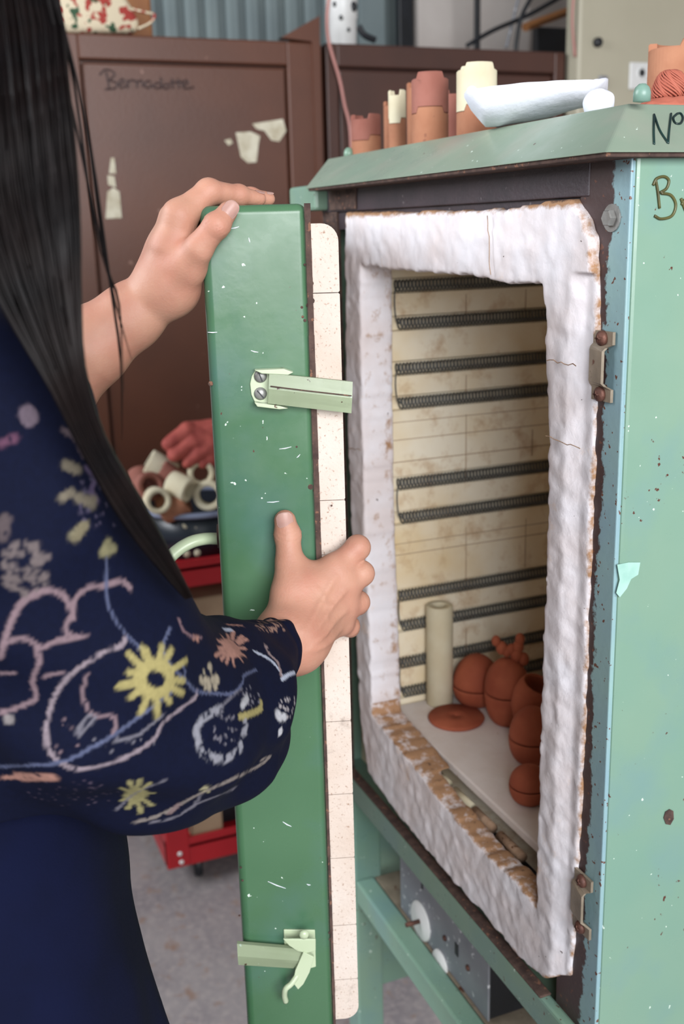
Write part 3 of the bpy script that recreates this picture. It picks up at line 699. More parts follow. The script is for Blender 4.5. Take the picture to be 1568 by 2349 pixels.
# latch assembly is one part with sub-parts
lt = epoly('latch_bracket', [(586, 848), (622, 845), (622, 926), (584, 922), (576, 905), (573, 880), (577, 862)], 0.0, .0018, 'mint', D_)
epoly('bracket_ear', [(583, 845), (650, 842), (672, 850), (660, 856), (600, 853)], .0018, .011, 'mint', lt)
epoly('bracket_ear', [(583, 918), (640, 926), (660, 932), (640, 934), (590, 928)], .0018, .011, 'mint', lt)
def channel(name, a0, a1, b1, b0, ridge, parent, o0=.010, th=.004, fold=.0025):
    A0, A1, B1, B0 = [edge(*p, 0) + dirv * o0 for p in (a0, a1, b1, b0)]
    bm = bmesh.new(); n = 6; rows = []
    for P0, P1 in ((A0, B0), (A1, B1)):
        row = []
        for k in range(n + 1):
            t = k / n; p = P0 + (P1 - P0) * t + dirv * (fold * (1 - abs(t - ridge) / max(ridge, 1 - ridge)) + 0)
            row.append(p)
        pts = [P0 - dirv * th] + row + [P1 - dirv * th]; rows.append([bm.verts.new(V3(p)) for p in pts] + [bm.verts.new(V3(p - dirv * .0016)) for p in row[::-1]][:0])
    for k in range(len(rows[0]) - 1): bm.faces.new((rows[0][k], rows[0][k + 1], rows[1][k + 1], rows[1][k]))
    g = bmesh.ops.solidify(bm, geom=list(bm.faces), thickness=.0012)
    return from_bm(name, bm, 'mint', parent)
channel('latch_lever', (617, 852), (806, 872), (803, 943), (614, 921), .52, lt)
bm = bmesh.new(); add_tube(bm, [edge(620, 886, .0135), edge(700, 896, .0138), edge(806, 908, .0135)], .0005, 6); from_bm('worn_ridge', bm, 'rust', lt)
for px, py in ((597, 863), (597, 903)):
    p = edge(px, py, .0018); bm = bmesh.new(); add_lathe(bm, [(0, .0032), (.003, .003), (.0046, .0016), (.005, 0)], p, dirv, 20)
    s_ = from_bm('slotted_screw', bm, 'screw', lt, True)
    add = bmesh.new(); add_box(add, p + dirv * .0031, (.0075, .0008, .0009), ROT @ Matrix.Rotation(0.9 if py > 880 else 1.2, 3, 'Y')); from_bm('screw_slot', add, 'black', lt)
# lower latch
l2 = epoly('latch_bracket', [(650, 2130), (722, 2131), (724, 2215), (700, 2222), (652, 2180)], 0.0, .0018, 'mint', D_)
epoly('bracket_ear', [(648, 2131), (722, 2131), (722, 2158), (700, 2163), (680, 2158), (662, 2145)], .012, .014, 'mint', l2)
lathe('pivot_pin', [(0, .0025), (.0035, .002), (.0042, 0)], edge(697, 2144, .014), 'mint', l2, dirv, 20)
channel('latch_lever', (544, 2148), (705, 2162), (672, 2204), (547, 2196), .5, l2)
epoly('hook_arm', [(694, 2158), (718, 2170), (708, 2205), (694, 2232), (682, 2244), (670, 2228), (676, 2200)], .011, .015, 'mint', l2)
bm = bmesh.new(); add_tube(bm, spline([edge(682, 2236, .013), edge(668, 2256, .016), edge(655, 2268, .017), edge(652, 2282, .014), edge(655, 2297, .010)]), [.0026] * 33, 10); from_bm('hook_rod', bm, 'mint', l2, True)
# bow handle on the outer face
bm = bmesh.new(); hh = HD + .035
hp = [ah(505, 1236, hh + .01), ah(470, 1236, hh), ah(435, 1245, hh - .005), ah(400, 1268, hh - .008), ah(375, 1300, hh - .01), ah(366, 1345, hh - .01), ah(372, 1400, hh - .01), ah(400, 1445, hh - .005), ah(450, 1475, hh), ah(512, 1482, hh + .01)]
add_tube(bm, spline(hp, 6), .0066, 12, True, .75); from_bm('bow_handle', bm, 'mint', D_, True)
for py in (1236, 1482):
    lathe('handle_foot', [(0, 0), (.010, 0), (.010, .004), (0, .004)], dpt(uL - .003, -.042, ah(505, py, hh)[2]), 'rust', D_, tv_, 16)
# hinge
hp0 = dpt(uL + .01, -DL, 0); hz = at(700, 455, 1, -.02)[2]
bm = bmesh.new(); hx = at(676, 450, 1, -.01)[0]
add_box(bm, ((hx + KW) / 2 + .01, -.008, hz), (abs(hx - KW) + .02, .02, .030), None, .004, 2)
from_bm('hinge_bracket', bm, 'kiln_green', K)
box('hinge_bracket', (hx, -.018, .80), (KW + .0, .002, .83), 'kiln_green', K, .004)

# ------------------------------------------------------------------ things on top of the kiln
def tube_prop(name, label, px, y, wpx, tops, mats, cat='kiln prop', rot=0.0, notch=4, extra=None):
    c = at(px, 300, 1, y) if y is not None else ah(px, 200, 1.06); dz_ = (c - CAM) @ fwd; R_ = wpx / 2 * dz_ / F; cx_, cy_ = c[0], c[1]
    h_ = math.hypot(cx_ - CAM[0], cy_ - CAM[1]); zs_ = [ah(px, t, h_)[2] for t in tops]      # heights from top down, last sits on TOP
    zs_.append(TOP); out = []
    N = 48; dep = min(.006, (zs_[0] - zs_[1]) * .25)
    def stp(a): return 1.0 if (math.sin(a * notch / 2 + rot) > 0) else 0.0
    for i in range(len(zs_) - 1):
        z1, z0 = zs_[i], zs_[i + 1]; bm = bmesh.new(); ri = R_ * .72; rings = []
        for k in range(N):
            a = 2 * math.pi * k / N; s_ = stp(a); top = z1 - (dep * (1 - s_)); bot = z0 if i == len(zs_) - 2 else z0 - dep * (1 - s_) + .0004
            ca, sa = math.cos(a), math.sin(a)
            rings.append([bm.verts.new((cx_ + r_ * ca, cy_ + r_ * sa, z_)) for r_, z_ in ((R_, bot), (R_, top - .0012), (R_ - .0012, top), (ri, top), (ri, bot))])
        for k in range(N):
            a_, b_ = rings[k], rings[(k + 1) % N]
            for q in range(5): bm.faces.new((a_[q], b_[q], b_[(q + 1) % 5], a_[(q + 1) % 5]))
        lab = label[i]; o = from_bm(name, bm, mats[i], None, False)
        tag(o, lab, cat, 'castellated kiln props on the roof of the kiln'); out.append(o)
    return out
tube_prop('kiln_prop', ['pinkish castellated kiln prop, upper one of the short leftmost stack', 'orange-brown castellated kiln prop at the bottom of the short leftmost stack'], 839, .065, 68, (263, 312), ('prop_pink', 'prop_orange'), rot=.4)
tube_prop('kiln_prop', ['narrow buff kiln prop standing behind the half-cream narrow stack'], 902, .125, 44, (232,), ('prop_orange',), rot=.9)
tube_prop('kiln_prop', ['cream kiln prop, top of the narrow two-piece stack beside the tall pink one', 'orange kiln prop underneath the narrow cream one'], 911, .07, 40, (207, 272), ('prop_cream', 'prop_orange'), rot=.2)
tube_prop('kiln_prop', ['tall plain orange kiln prop peeping out left behind the large pink one'], 962, .12, 58, (190,), ('prop_orange',), rot=0)
tube_prop('kiln_prop', ['large pink kiln prop with notched top, upper piece of the middle stack', 'large orange kiln prop with a notched seam, lower piece of the middle stack'], 986, .06, 84, (168, 248), ('prop_pink', 'prop_orange'), rot=2.6)
tube_prop('kiln_prop', ['dark pink kiln prop in shade between the middle stack and the cream-topped one'], 1040, .11, 50, (204,), ('prop_pink',), rot=0)
tube_prop('kiln_prop', ['tall cream kiln prop with square notches, highest piece behind the white dish', 'orange kiln prop under the tall cream one, partly behind the white dish'], 1092, .075, 91, (147, 243), ('prop_cream', 'prop_orange'), rot=2.2)
tube_prop('kiln_prop', ['big orange cracked kiln prop at the right edge of the roof'], 1552, None, 134, (97,), ('prop_orange',), rot=1.2)
# white boat dish
DHH = float(np.hypot(*(at(1150, 285, 2, TOP)[:2] - CAM[:2]))) + .035; pL, pR = ah(1064, 235, DHH), ah(1392, 235, DHH); bc = (pL + pR) / 2; ex = (pR - pL); ex[2] = 0; LEN = np.linalg.norm(ex); ex /= LEN; ey = np.array([-ex[1], ex[0], 0])
if ey @ fwd < 0: ey = -ey
bc[2] = 0; Nn = 40; M_ = 14; bm = bmesh.new(); outer = []; inner = []
rim = lambda t: ah(1064 + 328 * t, 216 - 24 * t - 10 * (t > .9) * (t - .9) * 10, DHH)[2]
bot_ = lambda t: ah(1064 + 328 * t, np.interp(t, [0, .04, .15, .25, .55, .85, 1], [222, 250, 290, 292, 272, 246, 208]), DHH)[2]
for i in range(Nn + 1):
    t = i / Nn; wv = .046 * math.sqrt(max(0, 1 - (2 * t - 1) ** 4)) + .0015; zr, zb_ = rim(t), max(bot_(t), TOP + .0005); zb_ = min(zb_, zr - .003)
    c_ = bc + ex * LEN * (t - .5)
    for lst, f_, dz_ in ((outer, 1, 0), (inner, .86, .004)):
        row = []
        for k in range(M_ + 1):
            a = math.pi * k / M_; yy = -math.cos(a) * wv * f_; zz = zr - (zr - zb_ - dz_) * (math.sin(a) ** .8 if math.sin(a) > 0 else 0)
            p = c_ + ey * yy + np.array([0, 0, zz]); p = p + np.array([0, 0, 1]) * (mnoise.noise(V3(p * 50)) * .0012); row.append(bm.verts.new(V3(p)))
        lst.append(row)
for rows, fl in ((outer, 0), (inner, 1)):
    for a, b in zip(rows, rows[1:]):
        for k in range(M_): bm.faces.new((a[k], a[k + 1], b[k + 1], b[k]))
for a, b, c_, d_ in zip(outer, outer[1:], inner, inner[1:]):
    bm.faces.new((a[0], b[0], d_[0], c_[0])); bm.faces.new((a[-1], b[-1], d_[-1], c_[-1]))
bm.faces.new(outer[0] + inner[0][::-1]); bm.faces.new(outer[-1] + inner[-1][::-1])
dish = from_bm('boat_dish', bm, 'white_clay', None, True); tag(dish, 'long white boat-shaped bisque dish resting on the front edge of the kiln roof', 'dish')
for px, py, r_ in ((1082, 210, 12), (1367, 205, 21)):
    bm = bmesh.new(); bmesh.ops.create_icosphere(bm, subdivisions=3, radius=r_ * DHH * .97 / F, matrix=Matrix.Translation(V3(ah(px, py, DHH))) @ Matrix.Scale(1.1, 4, (1, 0, 0)))
    from_bm('end_lug', bm, 'white_clay', dish, True)
bm = bmesh.new(); q = ah(1372, 252, .93); bmesh.ops.create_icosphere(bm, subdivisions=4, radius=.0125, matrix=Matrix.Translation((q[0], q[1], TOP + .0075)))
for v in bm.verts:
    v.co += v.normal * mnoise.noise(v.co * 120) * .0012
    v.co.z = max(v.co.z, TOP + .0004)
ball = from_bm('bisque_ball', bm, 'white_clay', None, True); tag(ball, 'small rough white ball lying in front of the right end of the boat dish', 'clay ball')
# coiled salmon clay lump: a figure's head with combed strands
q = ah(1536, 205, .97); LB = (q[0], q[1], TOP)
t = thing('clay_figure', 'salmon raw clay figure with combed strands standing before the big cracked prop', 'clay figure', LB)
bm = bmesh.new(); bmesh.ops.create_icosphere(bm, subdivisions=4, radius=1, matrix=Matrix.Translation((q[0], q[1], TOP + .0045)) @ Matrix.Diagonal((.027, .027, .010, 1)))
for v in bm.verts: v.co += v.normal * mnoise.noise(v.co * 160) * .002; v.co.z = max(v.co.z, TOP + .0003)
from_bm('base', bm, 'raw_clay', t, True)
bm = bmesh.new(); bmesh.ops.create_icosphere(bm, subdivisions=4, radius=.0135, matrix=Matrix.Translation((q[0], q[1], TOP + .020)))
from_bm('head', bm, 'raw_clay', t, True)
bm = bmesh.new()
for k in range(44):
    a = math.pi * 2 * k / 44; cc_ = Vector((q[0], q[1], TOP + .020)); pts = []
    for j in range(9):
        th_ = .1 + 1.9 * j / 8; rr_ = .0145 + .0008 * math.sin(j); aa = a + 1.1 * th_ + .15 * math.sin(3 * th_ + k)
        pts.append(cc_ + Vector((math.sin(th_) * math.cos(aa), math.sin(th_) * math.sin(aa), math.cos(th_))) * rr_)
    add_tube(bm, pts, .0008, 5)
from_bm('strand', bm, 'raw_clay', t, True)['kind'] = 'stuff'

# ------------------------------------------------------------------ background
LX = -1.75; lz = (at(300, 84, 0, LX)[2] + at(650, 90, 0, LX)[2]) / 2
def locker(ya, yb, label, mat, dy0, dy1, dz1, top=None):
    top = top or lz
    t = thing('metal_locker', label, 'locker', (LX - .22, (ya + yb) / 2, 0), 'brown lockers')
    box('body', (LX - .45, ya, .0), (LX - .022, yb, top - .001), mat, t, .004)
    bm = bmesh.new(); fr_ = [(ya, dy0, .02, top), (dy1, yb, .02, top)]
    for a, b, c_, d_ in fr_: add_box(bm, (LX - .012, (a + b) / 2, (c_ + d_) / 2), (.024, b - a, d_ - c_), None, .004)
    add_box(bm, (LX - .012, (dy0 + dy1) / 2, (dz1 + top) / 2), (.024, dy1 - dy0 + .004, top - dz1), None, .004)
    add_box(bm, (LX - .012, (dy0 + dy1) / 2, .05), (.024, dy1 - dy0 + .004, .06), None, .004)
    from_bm('front_frame', bm, mat, t)
    box('door_panel', (LX - .0215, dy0 + .004, .085), (LX - .006, dy1 - .004, dz1 - .005), mat, t, .004)
    return t
ya, yb = at(60, 90, 0, LX)[1], at(736, 90, 0, LX)[1]
d0, d1 = at(205, 400, 0, LX)[1], at(668, 400, 0, LX)[1]; dz1 = at(430, 143, 0, LX)[2]
l1 = locker(ya, yb, 'brown steel locker with a handwritten name and torn paper labels on its door', 'locker', d0, d1, dz1)
y2 = at(746, 110, 0, LX)[1]; y3 = at(1327, 120, 0, -1.71)[1] - .012; top2 = at(1000, 108, 0, LX)[2]
l2_ = locker(y2, y3, 'darker brown steel locker directly behind the stacked kiln props', 'locker2', y2 + .03, y3 - .03, at(1000, 160, 0, LX)[2], top2)
def lk(px, py): return at(px, py, 0, LX + .0)
LXD = LX - .006
def lkd(px, py): return at(px, py, 0, LXD + .0008)
bm = bmesh.new()
mark(bm, [[(243, 165), (247, 185), (250, 203)], [(228, 172), (240, 160), (256, 163), (262, 172), (250, 184)], [(250, 184), (266, 190), (264, 202), (240, 205)],
          [(272, 195), (284, 188), (280, 181), (272, 190), (278, 202), (290, 196)], [(292, 183), (293, 202)], [(293, 190), (302, 183), (310, 187)], [(313, 184), (314, 201)], [(314, 190), (324, 184), (328, 200)],
          [(346, 187), (336, 186), (332, 196), (340, 202), (347, 194), (350, 201)], [(368, 178), (370, 203)], [(369, 192), (358, 190), (354, 199), (362, 203), (370, 196)],
          [(380, 192), (374, 198), (380, 204), (388, 198), (382, 191)], [(394, 180), (396, 203)], [(388, 190), (404, 188)], [(408, 180), (410, 203)], [(402, 190), (418, 187)], [(418, 197), (430, 191), (426, 184), (418, 192), (424, 203), (444, 200)]], lkd, .0018)
from_bm('handwriting', bm, 'ink_brown', l1, True)
for pts in ([(578, 284), (648, 273), (656, 300), (640, 325), (622, 322), (606, 300), (588, 296)], [(540, 304), (575, 302), (596, 312), (592, 334), (588, 372), (568, 374), (552, 360), (546, 330)], [(514, 322), (528, 318), (534, 328), (524, 334)],
            [(254, 362), (262, 362), (266, 398), (250, 398)], [(246, 402), (262, 404), (266, 430), (248, 424)], [(246, 440), (260, 430), (274, 440), (279, 500), (242, 502)]):
    patch('torn_label', pts, lkd, 'paper', l1, th=.0008)
# handle slot
patch('handle_plate', [(142, 388), (160, 388), (172, 478), (152, 488)], lk, 'locker_dark', l1, th=.006)
# gusset
g = prism('corner_bracket', [at(645, 86, 0, LX + .01), at(733, 36, 0, LX + .01), at(738, 420, 0, LX + .01), at(727, 420, 0, LX + .01), at(715, 95, 0, LX + .01)], (-.03, 0, 0), 'locker', l1)
# bag and box on locker
zt1 = lz
def bgbox(name, px0, px1, y_top, x0, x1, z0, mat, label, cat):
    a, b = at(px0, 60, 0, x1), at(px1, 60, 0, x1); z1 = at(px0, y_top, 0, x1)[2]
    o = box(name, (x0, a[1], z0), (x1, b[1], z1), mat, None, .006); tag(o, label, cat); return o
bgbox('cardboard_box', 268, 350, -120, -2.15, -1.95, zt1 + .0005, 'orange', 'plain brown box behind the floral bag on the locker top', 'box')
pA_, pB_ = at(135, 74, 0, LX - .03), at(325, 74, 0, LX - .03)
bm = bmesh.new(); pr = [at(140, 74, 0, LX - .05), at(316, 74, 0, LX - .05), at(322, 50, 0, LX - .05), at(300, 8, 0, LX - .05), at(250, -60, 0, LX - .05), at(100, -90, 0, LX - .05), at(108, 40, 0, LX - .05)]
pr = [np.array([p[0], p[1], max(p[2], zt1 + .001)]) for p in pr]
add_prism(bm, pr, (-.14, 0, 0)); bmesh.ops.bevel(bm, geom=list(bm.edges), offset=.012, segments=3, affect='EDGES', profile=.5)
bag = from_bm('floral_bag', bm, 'floral', None, True); tag(bag, 'cream cloth bag with red flowers lying on top of the brown locker', 'bag')
bm = bmesh.new(); add_tube(bm, spline([at(300, 20, 0, LX - .06), at(330, 28, 0, LX - .05), at(354, 34, 0, LX - .05), at(345, 52, 0, LX - .05), at(318, 66, 0, LX - .05)], 6), .0055, 8, True, .5); from_bm('bag_handle', bm, 'floral', bag, True)
# speckled jar on locker 2
c_ = at(785, 92, 0, LX - .07); r_ = 36 * ((c_ - CAM) @ fwd) / F; zj = at(785, 48, 0, LX - .07)[2]
jar = lathe('speckled_jar', [(0, 0), (r_ * .84, 0), (r_ * .9, .006), (r_ * .93, zj - top2), (r_ * .99, zj - top2 + .003), (r_ * 1.0, zj - top2 + .12), (0, zj - top2 + .12)], (c_[0], c_[1], top2 + .0005), 'white'); tag(jar, 'white jar with black blotches on the darker locker', 'jar')
for px, py, s_ in ((812, 22, 12), (783, 47, 6), (800, 75, 5), (770, 15, 7)):
    p = at(px, py, 0, LX - .07); dd = np.array([CAM[0] - c_[0], CAM[1] - c_[1]]); dd /= np.linalg.norm(dd)
    off = (px - 785) / 36; side_ = np.array([-dd[1], dd[0]]); side_ = side_ if side_ @ RW[:2, 0] > 0 else -side_
    p2 = np.array([c_[0], c_[1]]) + (dd * math.sqrt(max(0, 1 - off * off)) + side_ * off) * r_ * .985
    bm = bmesh.new(); bmesh.ops.create_icosphere(bm, subdivisions=2, radius=1, matrix=Matrix.Translation((p2[0], p2[1], p[2])) @ Matrix.Diagonal((s_ * .0008 * .5, s_ * .0008, s_ * .001, 1))); from_bm('black_blotch', bm, 'black', jar, True)
def wire(name, pts, r_, mat, label, cat):
    bm = bmesh.new(); add_tube(bm, spline(pts, 8), r_, 8); o = from_bm(name, bm, mat, None, True); tag(o, label, cat); return o
wire('pink_cable', [at(758, -30, 0, LX + .04), at(750, 40, 0, LX + .03), at(755, 100, 0, LX + .02), at(778, 180, 0, LX + .02), at(790, 240, 0, LX + .02), at(803, 300, 0, LX + .02), at(806, 420, 0, LX + .02)], .0038, 'pink_wire', 'thin pink flex hanging down in front of the darker locker', 'cable')
wire('pink_cable', [at(1316, -20, 0, LX + .03), at(1312, 50, 0, LX + .03), at(1318, 130, 0, LX + .03)], .0034, 'pink_wire', 'short pink flex beside the beige cabinet, above the locker', 'cable')
wire('black_cable', [at(1220, -10, 0, -2.0), at(1195, 40, 0, -2.0), at(1185, 90, 0, -2.0), at(1182, 130, 0, -2.0)], .006, 'black', 'thick black cable bending down behind the darker locker', 'cable')
wire('black_cable', [at(1070, 105, 0, -2.05), at(1130, 70, 0, -2.05), at(1210, 35, 0, -2.05), at(1300, -15, 0, -2.05)], .006, 'black', 'black cable rising diagonally to the right over the white board', 'cable')
wire('grey_cable', [at(1160, 110, 0, -2.1), at(1175, 50, 0, -2.1), at(1190, -10, 0, -2.1)], .004, 'alu', 'thin grey cable crossing behind the diagonal black one', 'cable')
wire('black_cable', [at(860, 92, 0, -1.9), at(835, 80, 0, -1.9), at(822, 60, 0, -1.9)], .008, 'black', 'black cable end beside the speckled jar', 'cable')
def upright(name, px0, px1, x, mat, label, cat, z0=1.2, z1=2.8, th=.03):
    a, b = at(px0, 50, 0, x)[1], at(px1, 50, 0, x)[1]; o = box(name, (x - th, a, z0), (x, b, z1), mat, None, .003); tag(o, label, cat); return o
upright('steel_post', 916, 948, -2.3, 'black', 'wide black upright post rising behind the darker locker', 'post', 0.0)
upright('steel_post', 1090, 1102, -2.25, 'black', 'slim black upright post in front of the white board', 'post', 0.0, th=.012)
upright('white_board', 960, 1215, -2.45, 'white_wall', 'off-white board leaning flat to the wall behind the black posts', 'board', 0.0)
upright('grey_board', 826, 884, -2.42, 'grey_wall', 'blue-grey board behind the speckled jar', 'board', 0.0)
upright('dark_board', 1232, 1330, -2.3, 'black', 'dark board filling the gap next to the beige cabinet', 'board', 0.0, at(1260, 62, 0, -2.3)[2])
p0, p1 = at(1205, 62, 0, -2.2), at(1345, 10, 0, -2.2)
bm = bmesh.new(); add_tube(bm, [p0, p1], .022, 6, True, .6); o = from_bm('timber_batten', bm, 'orange', None); tag(o, 'orange timber batten sloping up beside the beige cabinet', 'batten')
# beige electrical cabinet
BX = -1.71; by0 = at(1327, 120, 0, BX)[1]
t = thing('electrical_cabinet', 'tall beige electrical cabinet with a black knob and white socket', 'cabinet', (BX - .2, by0 + .4, 0))
box('case', (BX - .06, by0, 0.0), (BX, by0 + .8, 2.4), 'beige', t, .006)
p = at(1368, 98, 0, BX); lathe('black_knob', [(0, .014), (.009, .013), (.011, .010), (.0115, 0), (0, 0)], p, 'black', t, (1, 0, 0), 24)
p = at(1381, 188, 0, BX); box('rocker_switch', (BX, p[1] - .012, p[2] - .014), (BX + .006, p[1] + .012, p[2] + .014), 'alu', t, .002)
p = at(1462, 175, 0, BX); sk = box('socket_plate', (BX, p[1] - .028, p[2] - .032), (BX + .007, p[1] + .03, p[2] + .032), 'white', t, .003)
q = at(1468, 168, 0, BX); lathe('socket_hole', [(0, .0006), (.009, .0006), (.009, 0), (0, 0)], (BX + .007, q[1], q[2]), 'black', sk, (1, 0, 0), 24)
lathe('socket_ring', [(.012, .0), (.012, .003), (.0145, .003), (.0145, 0)], (BX + .007, q[1], q[2]), 'white', sk, (1, 0, 0), 28)
for dy, dz in ((-.012, -.022), (.012, -.022)):
    pass
# ------------------------------------------------------------------ red cart
RX = -1.38; cy0 = at(378, 1900, 0, RX)[1]; cy1 = cy0 + .36; RX2 = RX - .33
zb0, zb1 = at(420, 1988, 0, RX)[2], at(420, 1925, 0, RX)[2]; zt0, zt1_ = at(450, 1345, 0, RX)[2], at(450, 1282, 0, RX)[2]
t = thing('tool_cart', 'red steel tool cart on black castors standing before the brown locker', 'cart', ((RX + RX2) / 2, (cy0 + cy1) / 2, 0))
for x in (RX, RX2):
    for y in (cy0, cy1 - .05):
        bm = bmesh.new(); add_box(bm, (x - .0105 if x == RX else x + .012, y + .025, (zb0 + zt1_) / 2), (.024, .05, zt1_ - zb0), None, .003); from_bm('corner_post', bm, 'red', t)
for nm, a, b in (('bottom_tray', zb0, zb1), ('top_tray', zt0, zt1_)):
    bm = bmesh.new()
    for x in (RX, RX2 + .006): add_box(bm, (x - .003, (cy0 + cy1) / 2, (a + b) / 2), (.006, cy1 - cy0, b - a), None, .001)
    for y in (cy0 + .003, cy1 - .003): add_box(bm, ((RX + RX2) / 2, y, (a + b) / 2), (RX - RX2, .006, b - a), None, .001)
    add_box(bm, ((RX + RX2) / 2, (cy0 + cy1) / 2, b - .02), (RX - RX2, cy1 - cy0, .006)); from_bm(nm, bm, 'red', t)
for px, py in ((412, 1958), (416, 1977)):
    p = at(px, py, 0, RX); lathe('bolt', [(0, .004), (.004, .003), (.0055, 0)], (RX + .001, p[1], p[2]), 'white', t, (1, 0, 0), 14)
for x in (RX - .05, RX2 + .05):
    for y in (at(468, 2020, 0, RX)[1], cy1 - .05):
        bm = bmesh.new(); add_lathe(bm, [(0, -.01), (.028, -.01), (.031, -.006), (.031, .006), (.028, .01), (0, .01)], (x, y, .031), (.2, 1, 0), 24)
        cst = from_bm('castor_wheel', bm, 'black', t, True)
        bm = bmesh.new(); add_box(bm, (x, y, (zb0 + .035) / 2 + .015), (.03, .028, max(.02, zb0 - .045)), None, .003); from_bm('castor_fork', bm, 'black', cst)
ztb = zb1 - .017
def cb(name, px0, px1, ytop, x0, x1, z0, mat, label, cat, ybase=1900):
    a, b = at(px0, ybase, 0, x1)[1], at(px1, ybase, 0, x1)[1]; z1 = at((px0 + px1) / 2, ytop, 0, x1)[2]
    o = box(name, (x0, a, z0 + .0008), (x1, b, z1), mat, None, .004); tag(o, label, cat); return o
cb('cream_carton', 440, 512, 1858, RX - .045, RX - .012, ztb, 'cardboard', 'small cream carton standing in the bottom tray of the red cart', 'carton')
cb('black_crate', 430, 690, 1770, RX2 + .03, RX - .05, ztb, 'black', 'black crate in the bottom tray of the red cart behind the carton', 'crate')
zs_ = at(470, 1408, 0, RX)[2]
zz = at(470, 1460, 0, RX)[2]
box('middle_shelf', (RX2 + .01, cy0 + .01, zz - .006), (RX - .01, cy1 - .01, zz), 'red', t, .001)
cb('tan_parcel', 425, 620, 1362, RX2 + .05, RX - .03, zz, 'cardboard', 'tan parcel on the middle shelf of the red cart', 'parcel', 1380)
ztt = zt1_ - .017
# black crate & tub on the top tray
tcx = RX - .13; tcy = at(455, 1200, 0, tcx)[1]; trz = at(430, 1178, 0, RX - .03)[2]
tb = thing('plastic_tub', 'dark tub with a pale rim on the red cart, heaped with kiln props', 'tub', (tcx, tcy, ztt))
ra, rb = .118, .125
def oval(bm, prof, cx_, cy_, seg=40):
    rings = [[bm.verts.new((cx_ + ra / .12 * r_ * math.cos(2 * math.pi * k / seg), cy_ + rb / .12 * r_ * math.sin(2 * math.pi * k / seg), z_)) for k in range(seg)] for r_, z_ in prof]
    for a, b in zip(rings, rings[1:]):
        for k in range(seg): bm.faces.new((a[k], a[(k + 1) % seg], b[(k + 1) % seg], b[k]))
    bm.faces.new(rings[0]); bm.faces.new(rings[-1])
bm = bmesh.new(); oval(bm, [(.09, ztt + .001), (.095, ztt + .003), (.114, trz - .006), (.108, trz - .006), (.088, trz - .05)], tcx, tcy); from_bm('tub_body', bm, 'tub', tb, True)
bm = bmesh.new()
pts = [(tcx + ra * 1.0 * math.cos(a), tcy + rb * math.sin(a), trz - .004) for a in np.linspace(0, 2 * math.pi, 49)]
add_tube(bm, pts, .0065, 8, False); from_bm('tub_rim', bm, 'tub_rim', tb, True)
for px, py in ((427, 1206), (451, 1205), (430, 1272), (452, 1268)):
    dd = at(px, py, 0, tcx + .10); oo = lathe('yellow_dot', [(0, .0015), (.005, .0012), (.007, 0)], (tcx + .10 * math.sqrt(max(0, 1 - ((dd[1] - tcy) / rb) ** 2)) + .004, dd[1], dd[2]), 'prop_cream', tb, (1, 0, .15), 12)
# heap of short tube props
def short_tube(px, py, x, rpx, ln, ax, mat, label):
    c = at(px, py, 0, x); d_ = (c - CAM) @ fwd; R_ = rpx * d_ / F
    a = RW @ np.array(ax); a /= np.linalg.norm(a)
    o = lathe('kiln_prop', [(R_ * .62, -ln / 2), (R_ * .97, -ln / 2), (R_, -ln / 2 + .002), (R_, ln / 2 - .002), (R_ * .97, ln / 2), (R_ * .62, ln / 2), (R_ * .62, -ln / 2)], c, mat, None, a, 28)
    tag(o, label, 'kiln prop', 'kiln props heaped in the tub')
X0 = tcx + .06
short_tube(368, 1074, X0 - .065, 30, .060, (.6, .35, .2), 'prop_cream', 'cream kiln prop lying at the upper left of the heap in the tub')
short_tube(388, 1096, X0 - .02, 30, .050, (.7, .5, .2), 'prop_pink', 'pink kiln prop lying across the middle of the heap in the tub')
short_tube(413, 1117, X0 + .03, 30, .045, (.8, .35, -.3), 'prop_cream', 'pale cream kiln prop in front at the centre of the heap')
short_tube(358, 1147, X0 + .03, 30, .050, (.35, .1, -.9), 'prop_cream', 'cream hollow kiln prop with its hole facing out at lower left of the heap')
short_tube(336, 1118, X0 - .01, 33, .050, (.5, -.1, -.8), 'prop_pink', 'pink open-ended kiln prop at the left rim of the tub')
short_tube(398, 1158, X0 + .02, 34, .055, (.9, -.45, -.1), 'prop_orange', 'red-brown kiln prop half hidden at the front rim of the tub')
short_tube(478, 1135, X0 + .03, 34, .050, (.1, .1, -1), 'prop_cream', 'cream ring-like kiln prop facing the room at the right of the heap')
short_tube(460, 1085, X0 - .01, 30, .050, (.2, .1, -1), 'prop_cream', 'cream hollow kiln prop above the ring-like one under the glove')
short_tube(322, 1090 + 8, X0 - .07, 24, .04, (.3, .8, -.3), 'prop_pink', 'small pink kiln prop peeping over the left rim of the tub')
# glove
gx = X0 - .02
def gj(px, py, dx, r_): p = at(px, py, 0, gx + dx); return (p, r_ * ((p - CAM) @ fwd) / F)
gfin = [[gj(470, 1005, 0, 26), gj(430, 990, .0, 22), gj(388, 1018, .01, 17)], [gj(480, 1020, .01, 26), gj(440, 1015, .012, 20), gj(400, 1045, .02, 16)],
        [gj(490, 1035, .01, 24), gj(452, 1040, .02, 18), gj(430, 1062, .025, 14)], [gj(500, 1040, .0, 24), gj(480, 1052, .02, 17), gj(466, 1062, .025, 13)]]
gpal = [gj(440, 995, -.01, 28), gj(500, 995, -.01, 34), gj(600, 1010, -.03, 40)]
def gfn(P):
    d = chain(P, gpal, .01)
    for f_ in gfin: d = smin(d, chain(P, f_, .004), .003)
    return d + vnoise(P, 55) * .004
pp = np.array([j[0] for f_ in gfin + [gpal] for j in f_]); P_, Q_ = nets(gfn, pp.min(0) - .05, pp.max(0) + .05, .003, .01)
gl = from_np('leather_glove', P_, Q_, 'glove'); tag(gl, 'red padded leather glove lying on the heap of props in the tub', 'glove')

